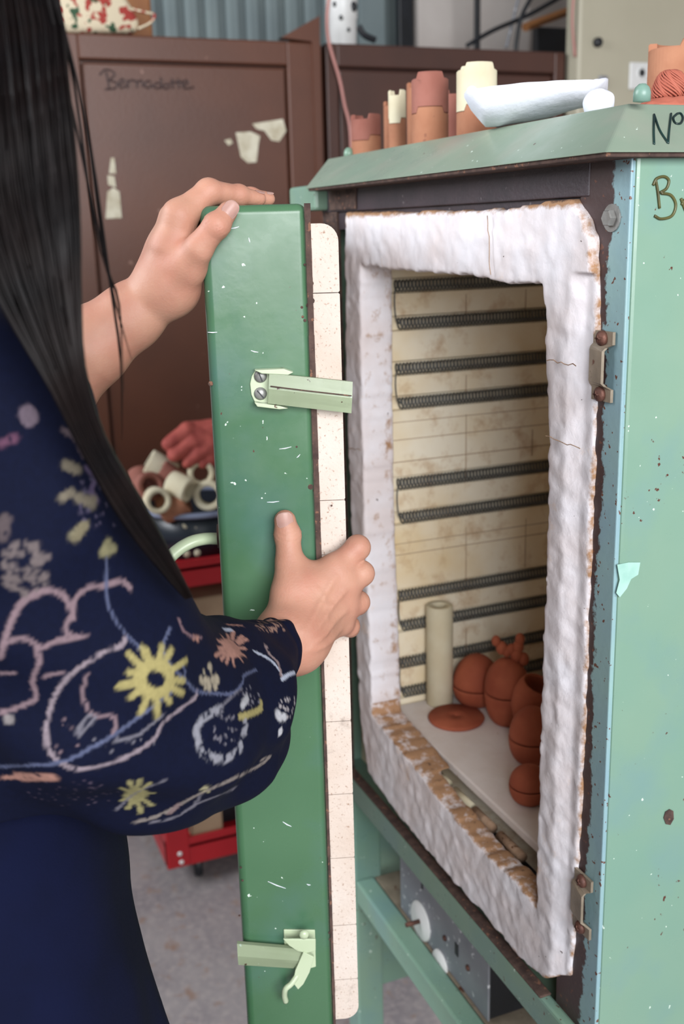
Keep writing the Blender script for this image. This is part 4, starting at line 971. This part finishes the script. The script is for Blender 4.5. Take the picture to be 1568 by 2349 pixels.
# ------------------------------------------------------------------ person
from mathutils.bvhtree import BVHTree
def J(px, py, h, rp):
    p = ah(px, py, h); return (p, rp * float((p - CAM) @ fwd) / F)
PT = ah(-255, 1200, .73); TC = np.array([PT[0], PT[1], 0.])
LD = TC - CAM; LD[2] = 0; LD /= np.linalg.norm(LD)            # to her left, away from the camera
FD = np.array([-LD[1], LD[0], 0.]);
if FD @ RW[:, 0] < 0: FD = -FD
def W(f_, l_, z_): return TC + FD * f_ + LD * l_ + np.array([0, 0, z_])
RB = np.stack([FD, LD, [0, 0, 1.]], 1)
PN = thing('person', 'person with long dark hair and navy printed blouse, both hands holding the kiln door', 'person', (TC[0], TC[1], 0))
# arms and hands
r_sh = (W(0.0, -.165, 1.30), .048); l_sh = (W(0.0, .165, 1.30), .048)
r_el = J(330, 1640, .60, 150); l_el = J(95, 880, .84, 108)
r_el = (r_el[0], .040); 
RWR = J(672, 1462, .762, 70)
r_arm = [r_sh, r_el, (ah(505, 1545, .685), .036), (J(600, 1500, .735, 66)), RWR]
l_arm = [l_sh, (l_el[0], .040), J(200, 800, .83, 88), J(300, 725, .828, 70), J(382, 655, .822, 56)]
E0 = HD
# right hand: thumb on the edge face, fingers round the brick lining
rp = [[RWR, J(720, 1365, .783, 52), J(766, 1308, .790, 36)], [RWR, J(735, 1385, .785, 52), J(790, 1340, .790, 36)], [RWR, J(735, 1405, .787, 50), J(790, 1385, .792, 35)], [RWR, J(725, 1430, .787, 46), J(778, 1425, .795, 33)], [J(690, 1420, .775, 58), J(700, 1345, .785, 46), J(768, 1318, .792, 32)]]
rf = [[J(766, 1308, .792, 32), J(820, 1256, .800, 27), J(822, 1256, .823, 23), J(812, 1262, .842, 20)],
      [J(790, 1340, .792, 33), J(829, 1316, .797, 27), J(828, 1322, .822, 23), J(815, 1326, .843, 20)],
      [J(790, 1385, .794, 31), J(820, 1382, .800, 25), J(820, 1386, .824, 22), J(810, 1388, .843, 19)],
      [J(775, 1425, .797, 29), J(800, 1436, .805, 22), J(802, 1440, .826, 19), J(795, 1440, .842, 17)]]
rt = [J(698, 1405, .776, 42), J(666, 1356, .777, 42), J(664, 1290, .788, 33), J(659, 1228, .7945, 28), J(653, 1194, .7955, 25)]
# left hand: fingers over the top, thumb on the face
LWR = J(384, 652, .822, 60)
lp = [[LWR, J(395, 570, .815, 50), J(412, 498, .812, 40)], [LWR, J(392, 570, .835, 50), J(404, 505, .832, 40)], [LWR, J(390, 580, .850, 46), J(404, 520, .852, 38)], [LWR, J(392, 590, .862, 42), J(410, 535, .868, 34)]]
lf = [[J(412, 497, .812, 36), J(478, 440, .822, 28), J(548, 448, .834, 22), J(594, 456, .842, 17)],
      [J(404, 505, .832, 34), J(500, 447, .842, 27), J(575, 453, .852, 21), J(615, 457, .858, 16)],
      [J(404, 520, .852, 32), J(495, 456, .860, 25), J(560, 461, .870, 20), J(600, 463, .876, 16)],
      [J(410, 535, .868, 30), J(480, 470, .878, 22), J(530, 470, .886, 18), J(560, 471, .890, 15)]]
ltb = [J(398, 640, .815, 52), J(425, 612, .806, 48), J(456, 570, .793, 33), J(497, 517, .787, 28), J(522, 485, .790, 23)]
def hand_fn(P, arm, palm, fingers, thumb, tk=.012):
    d = chain(P, arm, .012)
    for p_ in palm: d = smin(d, chain(P, p_, .006), .012)
    fd = None
    for f_ in fingers:
        c_ = chain(P, f_, .0025)
        for (a, ra) in (f_[1], f_[2]): c_ = smin(c_, np.sqrt(((P - a) ** 2).sum(-1)) - ra * 1.06, .003)
        fd = c_ if fd is None else smin(fd, c_, .0012)
    d = smin(d, fd, .005)
    t_ = chain(P, thumb, .003); a, ra = thumb[3]
    t_ = smin(t_, np.sqrt(((P - a) ** 2).sum(-1)) - ra * 1.05, .003)
    # fine wrinkles across the thumb joint
    ax_ = thumb[4][0] - thumb[2][0]; ax_ = ax_ / np.linalg.norm(ax_); s_ = (P - a) @ ax_
    t_ = t_ + .00035 * np.sin(s_ * 2 * math.pi / .0024) * np.exp(-(s_ / .0055) ** 2)
    d = smin(d, t_, tk)
    return d + vnoise(P, 70) * .0009
fnR = lambda P: hand_fn(P, r_arm, rp, rf, rt)
fnL = lambda P: hand_fn(P, l_arm, lp, lf, ltb, .006)
# metacarpal hollows and tendons on the back of the right hand
def flat_(v): return v - (v @ dirv)[..., None] * dirv if v.ndim > 1 else v - (v @ dirv) * dirv
def tendons(P, d):
    m_ = d < .02
    if not m_.any(): return d
    Q = P[m_]; e_ = np.zeros(len(Q)); w0 = RWR[0] + dirv * .0
    for p_ in rp[:4]:
        a, b = flat_(w0 * 1.0), flat_(p_[2][0] * 1.0); ab = b - a; q = flat_(Q) - a; t_ = (q @ ab) / (ab @ ab); dd = np.sqrt(((q - np.clip(t_, 0, 1)[:, None] * ab) ** 2).sum(-1))
        e_ += .0013 * np.exp(-(dd / .0026) ** 2) * np.clip((t_ - .25) * 4, 0, 1) * np.clip((1.12 - t_) * 5, 0, 1)
        kn = np.sqrt(((Q - p_[2][0] - dirv * .006) ** 2).sum(-1)); e_ += .0018 * np.exp(-(kn / .0075) ** 2)
    for pts_ in (([(690, 1400), (730, 1360), (760, 1372), (790, 1352)]), ([(700, 1440), (745, 1418), (770, 1400)]), ([(720, 1330), (742, 1352), (748, 1395)])):       # veins
        V = [flat_(ah(x, y, .78)) for x, y in pts_]
        for a, b in zip(V, V[1:]):
            q = flat_(Q) - a; ab = b - a; t_ = np.clip((q @ ab) / (ab @ ab), 0, 1); dd = np.sqrt(((q - t_[:, None] * ab) ** 2).sum(-1)); e_ += .0004 * np.exp(-(dd / .0016) ** 2)
    for f_ in rf:      # skin folds over the middle joints
        a = f_[1][0]; ax_ = f_[1][0] - f_[0][0]; ax_ = ax_ / np.linalg.norm(ax_); s_ = (Q - a) @ ax_; rr = np.sqrt(((Q - a) ** 2).sum(-1)); e_ += .0003 * np.sin(s_ * 2 * math.pi / .0026) * np.exp(-(rr / .010) ** 2)
    out = d.copy(); out[m_] = d[m_] - e_; return out
fnR2 = lambda P: tendons(P, fnR(P))
VV = []; QQ = []; nv = 0
def addnet(fn, js, pad, res, sp):
    global nv
    pp = np.array([j[0] for j in js]); P_, Q_ = nets(fn, pp.min(0) - pad, pp.max(0) + pad, res, sp)
    VV.append(P_); QQ.append(Q_ + nv); nv += len(P_); return P_
handR = [j for c_ in rp + rf + [rt] for j in c_]; handL = [j for c_ in lp + lf + [ltb] for j in c_]
addnet(fnR2, handR + r_arm[1:], .05, .0014, .012)
addnet(fnL, handL + l_arm[1:], .05, .0014, .012)
HC = W(-.03, 0, 1.60)
hp_ = ah(-330, -250, .70); HC = np.array([hp_[0], hp_[1], 1.595])
def torso_fn(P):
    d = ell(P, W(0, 0, 1.17), (.095, .15, .20), RB)
    d = smin(d, cone(P, W(0, -.13, 1.31), W(0, .13, 1.31), .05, .05), .05)
    d = smin(d, ell(P, W(0, 0, .95), (.105, .16, .13), RB), .05)
    d = smin(d, cone(P, W(-.01, 0, 1.34), HC + np.array([0, 0, -.05]), .05, .05), .03)
    hd_ = ell(P, HC, (.092, .074, .112), RB); hd_ = smin(hd_, ell(P, HC + FD * .035 + np.array([0, 0, -.065]), (.045, .045, .045), RB), .03)
    hd_ = smin(hd_, cone(P, HC + FD * .088 + np.array([0, 0, .01]), HC + FD * .108 + np.array([0, 0, -.022]), .008, .013), .008)        # nose
    for s_ in (1, -1):
        e_ = HC + FD * .088 + LD * .032 * s_ + np.array([0, 0, .012]); hd_ = np.maximum(hd_, -(np.sqrt(((P - e_) ** 2).sum(-1)) - .012))
        hd_ = np.minimum(hd_, np.sqrt(((P - e_ + FD * .012) ** 2).sum(-1)) - .0125)
        hd_ = smin(hd_, ell(P, HC + LD * .075 * s_ + FD * -.005, (.018, .008, .03), RB), .004)
    m_ = HC + FD * .082 + np.array([0, 0, -.052]); hd_ = smin(hd_, ell(P, m_, (.012, .024, .005), RB), .004); hd_ = smin(hd_, ell(P, m_ - np.array([0, 0, .011]), (.012, .02, .006), RB), .004)
    d = smin(d, hd_, .015)
    for s_ in (1, -1):
        d = smin(d, chain(P, [(W(0, .085 * s_, .92), .085), (W(.01, .09 * s_, .50), .055), (W(-.01, .09 * s_, .09), .038)], .02), .03)
        d = smin(d, cone(P, W(-.04, .09 * s_, .035), W(.13, .10 * s_, .03), .034, .028), .03)
        d = smin(d, cone(P, (l_sh if s_ > 0 else r_sh)[0], (l_arm if s_ > 0 else r_arm)[1][0], .045, .038), .03)
    return d
addnet(torso_fn, [(W(-.2, -.3, 0), 0), (W(.3, .3, 0), 0), (W(.3, -.3, 1.75), 0), (l_el[0], 0), (r_el[0], 0), (HC, 0), (W(0, 0, -.05), 0)], .02, .006, .02)
body = from_np('body', np.concatenate(VV), np.concatenate(QQ), 'skin', PN)
# nails
def nail(tip, prev, r_, L_, wa, parent=PN, out=None):
    ax_ = tip - prev; ax_ /= np.linalg.norm(ax_); o_ = CAM - tip if out is None else out; o_ = o_ - ax_ * (o_ @ ax_); o_ /= np.linalg.norm(o_); cr = np.cross(ax_, o_)
    bm = bmesh.new(); G = []
    for i in range(11):
        v_ = -1 + 2 * i / 10; row = []
        for k in range(13):
            u_ = -1 + 2 * k / 12; hw = wa * (1 - .35 * max(0, abs(v_) - .45) ** 1.6 * 3) ; ang = u_ * hw
            rr = r_ * (1.03 - .05 * v_ * v_ * (v_ > 0)) + .00015
            row.append(bm.verts.new(V3(tip + ax_ * (L_ * v_ * (1 - .12 * u_ * u_) * 1.0) + (cr * math.sin(ang) + o_ * math.cos(ang)) * rr)))
        G.append(row)
    for a, b in zip(G, G[1:]):
        for k in range(12): bm.faces.new((a[k], a[k + 1], b[k + 1], b[k]))
    bmesh.ops.solidify(bm, geom=list(bm.faces), thickness=.0006)
    return from_bm('fingernail', bm, 'nail', parent, True)
nail(rt[4][0] + (rt[4][0] - rt[3][0]) * .12, rt[3][0], rt[4][1], .0066, .82)
nail(ltb[4][0] + (ltb[4][0] - ltb[3][0]) * .06, ltb[3][0], ltb[4][1], .0066, .85, out=(CAM - ltb[4][0]) * 1.0 - RW[:, 1] * -.0 + RW[:, 0] * .15)
for f_ in lf[:2]:
    nail(f_[3][0] - (f_[3][0] - f_[2][0]) * .04, f_[2][0], f_[3][1] * .985, .0040, .62, out=np.array([0, 0, 1.]) + dirv * .35)

# blouse
Bs = [J(-40, 940, .565, 170), J(55, 1235, .56, 232), J(185, 1560, .575, 262), J(345, 1640, .61, 242), J(470, 1630, .665, 214)]
cuff = J(622, 1497, .735, 84)
bl_l = [(W(0, .15, 1.31), .062), (l_sh[0] * .4 + l_el[0] * .6, .066)]
fold_dir = [(Bs[4][0] - Bs[1][0]), (Bs[3][0] - Bs[0][0])]
fold_dir = [v / np.linalg.norm(v) for v in fold_dir]
UPW = np.array([0, 0, 1.])
def blouse_fn(P):
    d = ell(P, W(0.0, 0, 1.18), (.112, .172, .20), RB)
    d = smin(d, cone(P, W(0, -.13, 1.305), W(0, .13, 1.305), .064, .064), .05)
    d = smin(d, ell(P, W(.02, 0, 1.22), (.10, .14, .09), RB), .04)
    d = smin(d, cone(P, W(.01, -.06, 1.09), W(.01, .06, 1.09), .114, .114), .04)
    d = np.maximum(d, (1.085 + vnoise(P, 10) * .02) - P[..., 2])
    s_ = chain(P, Bs, .02); s_ = smin(s_, chain(P, [Bs[4], (cuff[0], cuff[1])], .012), .016)
    d = smin(d, s_, .02); d = smin(d, chain(P, bl_l, .02), .03); d = smin(d, chain(P, [(r_sh[0] * 1.0, .064), (Bs[0][0], .055)], .02), .03)
    d = smin(d, chain(P, [(r_sh[0], .062), (r_sh[0] * .5 + r_el[0] * .5, .060), (r_el[0], .055)], .02), .02)
    q = P @ RW                                             # gathers radiating from the cuff along the sleeve
    rel = P - cuff[0]; dist = np.sqrt((rel ** 2).sum(-1)); ax_ = (Bs[3][0] - cuff[0]); ax_ /= np.linalg.norm(ax_)
    u_ = basis(ax_); a_ = np.arctan2(rel @ np.array(u_[0]), rel @ np.array(u_[1]))
    d = d + .0014 * np.sin(a_ * 7 + 2 * np.sin(a_ * 2)) * np.exp(-((dist - .05) / .03) ** 2)
    fl = vnoise(P * 1.0, 14) * .010 + vnoise(P, 34) * .0035
    w1 = P @ fold_dir[0]; w2 = P @ np.cross(fold_dir[0], UPW)
    fl = fl + .0030 * np.sin((w2 * 1.0 + P[..., 2] * .8 + vnoise(P, 8) * .05) * 2 * math.pi / .062) * np.clip((1.30 - P[..., 2]) / .15, 0, 1)
    d = d + fl
    d = np.maximum(d, -(np.sqrt(((P - W(0, 0, 1.45)) ** 2).sum(-1)) - .085))
    return d
js = Bs + [cuff] + bl_l + [(W(-.15, -.2, 1.03), 0), (W(.17, .2, 1.38), 0)]
pp = np.array([j[0] for j in js]); P_, Q_ = nets(blouse_fn, pp.min(0) - .075, pp.max(0) + .075, .0017, .03)
bl = from_np('blouse', P_, Q_, 'print', PN)
bvh = BVHTree.FromPolygons([V3(v) for v in P_], [tuple(int(i) for i in q) for q in Q_])
NAVY = np.array(lin((6, 11, 33))[:3])
colr = np.tile(NAVY, (len(P_), 1))
def hit(px, py):
    r_ = ray(px, py); r_ = r_ / np.linalg.norm(r_); h_ = bvh.ray_cast(V3(CAM), V3(r_), 3.0)
    return None if h_[0] is None else np.array(h_[0])
def blend(idx, a, c_):
    g_ = sum(c_) / 3; c_ = tuple((v * .72 + g_ * .28) * .80 for v in c_)
    colr[idx] = colr[idx] * (1 - a[:, None]) + np.array(lin(c_)[:3]) * a[:, None]
def stroke(pts, wpx, c_, al=.8, broken=0.0, n=7):
    pts = spline([np.array([p[0] * .5, 1200 + p[1] * .5, 0]) for p in pts], n); H_ = [hit(p[0], p[1]) for p in pts]
    for a, b in zip(H_, H_[1:]):
        if a is None or b is None or np.linalg.norm(a - b) > .05: continue
        w_ = wpx * .5 * float(((a - CAM) @ fwd)) / F
        lo, hi = np.minimum(a, b) - w_ * 1.6, np.maximum(a, b) + w_ * 1.6
        m = np.where(((P_ > lo) & (P_ < hi)).all(1))[0]
        if not len(m): continue
        d_ = cone(P_[m], a, b, 0, 0) / w_; al_ = np.clip((1.15 - d_) / .5, 0, 1) * al
        if broken: al_ = al_ * np.clip((vnoise(P_[m], 420) + .5 - broken) * 4 + .5, 0, 1)
        blend(m, al_, c_)
def dots(cx_, cy_, rx, ry, n_, s_, c_, ring=None):
    for k in range(n_):
        a = random.uniform(0, 6.28); rr = math.sqrt(random.random()) if ring is None else random.uniform(ring, 1)
        x, y = cx_ + rx * rr * math.cos(a), cy_ + ry * rr * math.sin(a); h_ = hit(x * .5, 1200 + y * .5)
        if h_ is None: continue
        r_ = random.uniform(.6, 1.2) * s_ * .5 * float((h_ - CAM) @ fwd) / F
        m = np.where((np.abs(P_ - h_) < r_ * 1.4).all(1))[0]; d_ = np.sqrt(((P_[m] - h_) ** 2).sum(1)) / r_; blend(m, np.clip((1.3 - d_) / .6, 0, 1) * .9, c_)
def star(cx_, cy_, r0, r1, n_, wd, c_, core=True, hole=0):
    for k in range(n_):
        a = 2 * math.pi * k / n_ + random.uniform(-.1, .1); L_ = r1 * random.uniform(.8, 1.15)
        stroke([(cx_ + r0 * .8 * math.cos(a), cy_ + r0 * .8 * math.sin(a)), (cx_ + L_ * math.cos(a), cy_ + L_ * math.sin(a))], wd, c_, .85, n=5)
    if core:
        rr = (r0 + hole) / 2; stroke([(cx_ + rr * math.cos(a), cy_ + rr * math.sin(a)) for a in np.linspace(0, 6.4, 16)], (r0 - hole) * .62, c_, .95, n=3)
PK, YE, BL, SA, WH, GR = (150, 118, 128), (186, 170, 92), (92, 102, 146), (206, 138, 118), (190, 200, 226), (128, 124, 140)
stroke([(0, 620), (20, 540), (60, 430), (110, 350), (190, 310), (280, 325), (325, 390), (335, 440)], 15, PK, .8)
stroke([(40, 480), (80, 400), (130, 350), (200, 320)], 12, PK, .6)
stroke([(325, 440), (345, 350), (400, 300), (480, 285), (560, 268), (600, 300)], 14, PK, .8)
stroke([(340, 400), (300, 480), (330, 520), (395, 520)], 12, PK, .7)
stroke([(30, 545), (110, 530), (190, 570), (260, 540), (340, 530)], 12, PK, .75)
stroke([(165, 575), (180, 640), (150, 720), (165, 800), (120, 830), (40, 860), (0, 870)], 12, PK, .7)
stroke([(0, 690), (70, 688)], 11, PK, .7); stroke([(200, 705), (290, 685)], 11, PK, .6)
stroke([(572, 530), (560, 560), (480, 590), (400, 640), (330, 690), (270, 760), (230, 850), (210, 950), (225, 1040), (270, 1095), (340, 1125), (430, 1122), (540, 1090), (640, 1040), (710, 985), (745, 920), (810, 865), (890, 805), (905, 770)], 12, (158, 138, 150), .85, .25)
stroke([(400, 690), (382, 760), (392, 830), (430, 880), (520, 890), (525, 950), (500, 985)], 9, PK, .7)
stroke([(350, 960), (400, 890), (430, 900), (360, 975)], 9, GR, .7)
stroke([(530, 995), (620, 980), (700, 920), (750, 880)], 9, GR, .7, .2)
dots(560, 1010, 150, 40, 26, 5, GR); dots(300, 980, 60, 100, 24, 4, PK)
stroke([(485, 130), (490, 250), (490, 350), (520, 430), (580, 510), (660, 590)], 9, BL, .65)
stroke([(0, 1118), (140, 1112), (250, 1103), (330, 1080), (420, 1030), (510, 980), (650, 880), (800, 770)], 10, BL, .75)
stroke([(820, 720), (850, 690), (830, 640)], 8, BL, .5); stroke([(780, 480), (750, 560), (770, 640), (850, 720), (900, 770), (980, 782), (1060, 782), (1110, 740), (1120, 700), (1175, 672)], 8, BL, .75)
stroke([(820, 440), (840, 490), (880, 520), (925, 525)], 8, (150, 110, 120), .7); dots(900, 530, 24, 12, 5, 12, SA)
star(712, 715, 92, 150, 13, 18, YE, True, 44)
stroke([(640, 735), (540, 752)], 14, YE, .9); stroke([(690, 640), (672, 575)], 12, YE, .9)
star(1060, 572, 44, 72, 14, 11, SA, True, 0); stroke([(1040, 572), (1080, 572)], 50, SA, .9)
stroke([(1168, 590), (1225, 618), (1262, 650), (1290, 690)], 10, WH, .9); stroke([(1218, 560), (1235, 600), (1275, 640), (1292, 710)], 12, (170, 140, 140), .8, .35); stroke([(1292, 718), (1330, 692), (1385, 678)], 10, WH, .95)
stroke([(1012, 850), (940, 890), (900, 950), (920, 1030), (970, 1075), (1040, 1080), (1095, 1040), (1115, 980), (1130, 900)], 22, (150, 150, 164), .8, .42)
stroke([(1010, 850), (1070, 790), (1110, 760)], 8, GR, .5, .3)
dots(1015, 940, 80, 80, 22, 8, GR); dots(1150, 800, 45, 50, 16, 8, GR)
stroke([(1100, 890), (1160, 870), (1195, 850), (1198, 820)], 16, YE, .85); stroke([(1110, 840), (1135, 800)], 18, (190, 190, 196), .85)
dots(970, 710, 50, 55, 16, 20, (186, 170, 140)); dots(1340, 850, 60, 60, 26, 10, (186, 176, 180)); dots(1290, 880, 20, 20, 4, 24, (206, 206, 214)); stroke([(1285, 955), (1287, 960)], 18, (206, 206, 214), .9)
star(625, 1245, 44, 78, 9, 13, (170, 160, 96), True, 0); stroke([(600, 1250), (650, 1240)], 40, (170, 160, 96), .85); stroke([(530, 1320), (620, 1240), (760, 1180)], 9, GR, .6, .3)
stroke([(620, 1372), (720, 1345), (800, 1305), (900, 1250), (1000, 1205), (1120, 1150), (1205, 1100), (1235, 1075), (1200, 1085)], 14, (150, 136, 128), .75, .3)
stroke([(690, 1375), (800, 1350), (900, 1290), (1000, 1250), (1080, 1215)], 12, GR, .65, .3); stroke([(780, 1330), (820, 1290)], 16, (150, 120, 120), .7, .3); stroke([(880, 1310), (920, 1250)], 10, GR, .6)
dots(945, 1222, 28, 14, 8, 10, (190, 180, 130))
stroke([(0, 1168), (90, 1165)], 14, SA, .7, .3); stroke([(90, 1165), (240, 1168)], 36, SA, .85, .3); dots(330, 1240, 220, 60, 110, 4, (96, 78, 104))
dots(120, 210, 120, 130, 60, 16, (120, 104, 104)); stroke([(330, 60), (390, 10)], 24, (150, 140, 104), .7, .3); dots(500, 115, 40, 24, 8, 26, (150, 142, 96)); dots(40, 900, 8, 6, 2, 22, (150, 140, 140))
dots(1250, 470, 80, 30, 50, 9, (180, 130, 110)); stroke([(1030, 490), (1060, 488)], 14, WH, .8); stroke([(1040, 465), (1110, 470)], 8, SA, .5)
def C5(p): return ((p[0] * .319) * 2, (600 + p[1] * .319 - 1200) * 2)
for pts, wd, c_ in (([(200, 1060), (170, 1100), (200, 1150), (240, 1110), (200, 1060)], 26, (120, 100, 118)), ([(450, 1210), (530, 1260), (600, 1400)], 16, (110, 90, 100)), ([(0, 1310), (110, 1270)], 22, (110, 60, 90)), ([(470, 1460), (560, 1500)], 26, (130, 118, 96)),
                    ([(620, 1480), (680, 1560), (660, 1640), (700, 1720)], 16, (96, 78, 120)), ([(440, 1700), (520, 1660)], 22, (130, 118, 96)), ([(540, 1990), (610, 1890)], 26, (136, 124, 90)), ([(0, 1900), (40, 1850), (20, 1990)], 26, (96, 80, 84))):
    stroke([C5(p) for p in pts], wd, c_, .75, .25)
dots(*C5((740, 1720)), 130, 130, 60, 8, (84, 76, 110)); dots(*C5((620, 1700)), 40, 40, 8, 24, (130, 118, 96))
for k in range(520):      # the same print scattered over the rest of the garment
    i_ = random.randrange(len(P_)); c_ = P_[i_]; q_, _ = proj(c_)
    h_ = hit(q_[0], q_[1])
    if h_ is not None and np.linalg.norm(h_ - c_) < .01 and q_[1] > 1000: continue
    r_ = random.uniform(.002, .006); m = np.where((np.abs(P_ - c_) < r_ * 1.4).all(1))[0]; d_ = np.sqrt(((P_[m] - c_) ** 2).sum(1)) / r_
    blend(m, np.clip((1.2 - d_) / .4, 0, 1) * .7, random.choice([PK, YE, BL, GR]))
ca = bl.data.color_attributes.new('print', 'FLOAT_COLOR', 'POINT'); ca.data.foreach_set('color', np.concatenate([colr, np.ones((len(colr), 1))], 1).astype('f').ravel())
# trousers
def trouser_fn(P):
    d = ell(P, W(.0, 0, .96), (.132, .182, .20), RB)
    for s_ in (1, -1): d = smin(d, chain(P, [(W(.01, .075 * s_, .90), .115), (W(.035, .085 * s_, .75), .115), (W(.05, .09 * s_, .45), .11), (W(.04, .09 * s_, .09), .105)], .03), .012)
    d = d + .004 * np.sin((P @ FD * .7 + P @ LD * .7 + vnoise(P, 6) * .04) * 2 * math.pi / .05) * np.clip((1.0 - P[..., 2]) / .3, 0, 1) + vnoise(P, 12) * .008
    return np.maximum(np.maximum(d, P[..., 2] - 1.115), .07 - P[..., 2])
P2, Q2 = nets(trouser_fn, W(0, 0, 0) + np.array([-.33, -.33, .05]), W(0, 0, 0) + np.array([.33, .33, 1.15]), .005, .03)
from_np('trousers', P2, Q2, 'trouser', PN)
# hair
def haircore(P):
    d = ell(P, HC + np.array([0, 0, .012]) - FD * .012, (.098, .084, .118), RB)
    face = (P - HC) @ FD - .045
    d = np.maximum(d, np.minimum(face, .03 - (P[..., 2] - HC[2]) + .05))
    b_ = cone(P, HC - FD * .06, W(-.09, 0, 1.22), .065, .06)
    return smin(d, b_, .03) + vnoise(P, 40) * .004
P3, Q3 = nets(haircore, np.minimum(HC, W(-.09, 0, 1.2)) - .17, np.maximum(HC, W(-.09, 0, 1.2)) + .17, .005, .02)
hv = [P3]; hq = [Q3]; n0 = len(P3)
LB_ = [(-150, -250), (-120, 0), (-90, 250), (-70, 480), (-20, 640), (40, 760), (120, 900), (190, 1040), (285, 1200), (370, 1310), (425, 1375)]
RB_ = [(40, -260), (128, 0), (150, 170), (168, 350), (180, 520), (184, 680), (194, 840), (240, 1000), (318, 1140), (385, 1260), (442, 1370)]
def strand(pts, h0, r_, seg=3):
    global n0
    pts = spline(pts, 3); n = len(pts); V_ = []; Qs = []
    for i, p in enumerate(pts):
        w_ = pts[min(i + 1, n - 1)] - pts[max(i - 1, 0)]; w_ = w_ / (np.linalg.norm(w_) + 1e-9); u_ = np.cross(w_, dirv); u_ /= np.linalg.norm(u_); v_ = np.cross(w_, u_); rr = r_ * (1 if i < n - 4 else (n - i) / 5)
        for k in range(seg): V_.append(p + (u_ * math.cos(2.094 * k) + v_ * math.sin(2.094 * k)) * rr)
        if i:
            for k in range(seg): a = (i - 1) * seg; Qs.append((a + k + n0, a + (k + 1) % seg + n0, a + seg + (k + 1) % seg + n0, a + seg + k + n0))
    hv.append(np.array(V_)); hq.append(np.array(Qs)); n0 += len(V_)
for k in range(1500):
    s_ = random.random(); s_ = s_ if random.random() < .8 else .75 + .25 * random.random(); a = random.uniform(0, 6.28); f_ = random.uniform(.6, 1.6); hz = random.uniform(-.012, .030); end = random.choice([11, 11, 10, 9, 11]); clump = math.floor(s_ * 9) / 9 + .05
    pts = []
    for i in range(end):
        t_ = i / 10; s2 = s_ + (clump - s_) * .45 * min(1, t_ * 1.6) * (t_ < .75) + .04 * math.sin(a + f_ * 5 * t_); l_, r_ = LB_[i], RB_[i]
        h_ = np.interp(i, [0, 2, 4, 6, 8, 10], [.60, .50, .475, .47, .49, .53]) + hz * (1 - t_ * .75)
        pts.append(ah(l_[0] + (r_[0] - l_[0]) * s2, l_[1] + (r_[1] - l_[1]) * s2, h_))
    strand([np.array(HC + FD * random.uniform(-.04, .03) - LD * random.uniform(.03, .07) + np.array([0, 0, random.uniform(.07, .10)]))] + pts, 0, random.uniform(.0004, .0009))
for pts in ([(110, -50), (190, 250), (235, 560), (262, 690), (300, 825)], [(118, -50), (200, 300), (250, 640), (276, 830), (278, 1010)], [(120, -50), (170, 200), (215, 520), (250, 640)], [(100, -50), (175, 300), (240, 600), (272, 700), (282, 900)]):
    for e_ in range(2): strand([ah(p[0] + e_ * 3, p[1], .52 + .01 * i) for i, p in enumerate(pts)], 0, .00045)
from_np('hair', np.concatenate(hv), np.concatenate(hq), 'hair', PN)['kind'] = 'stuff'
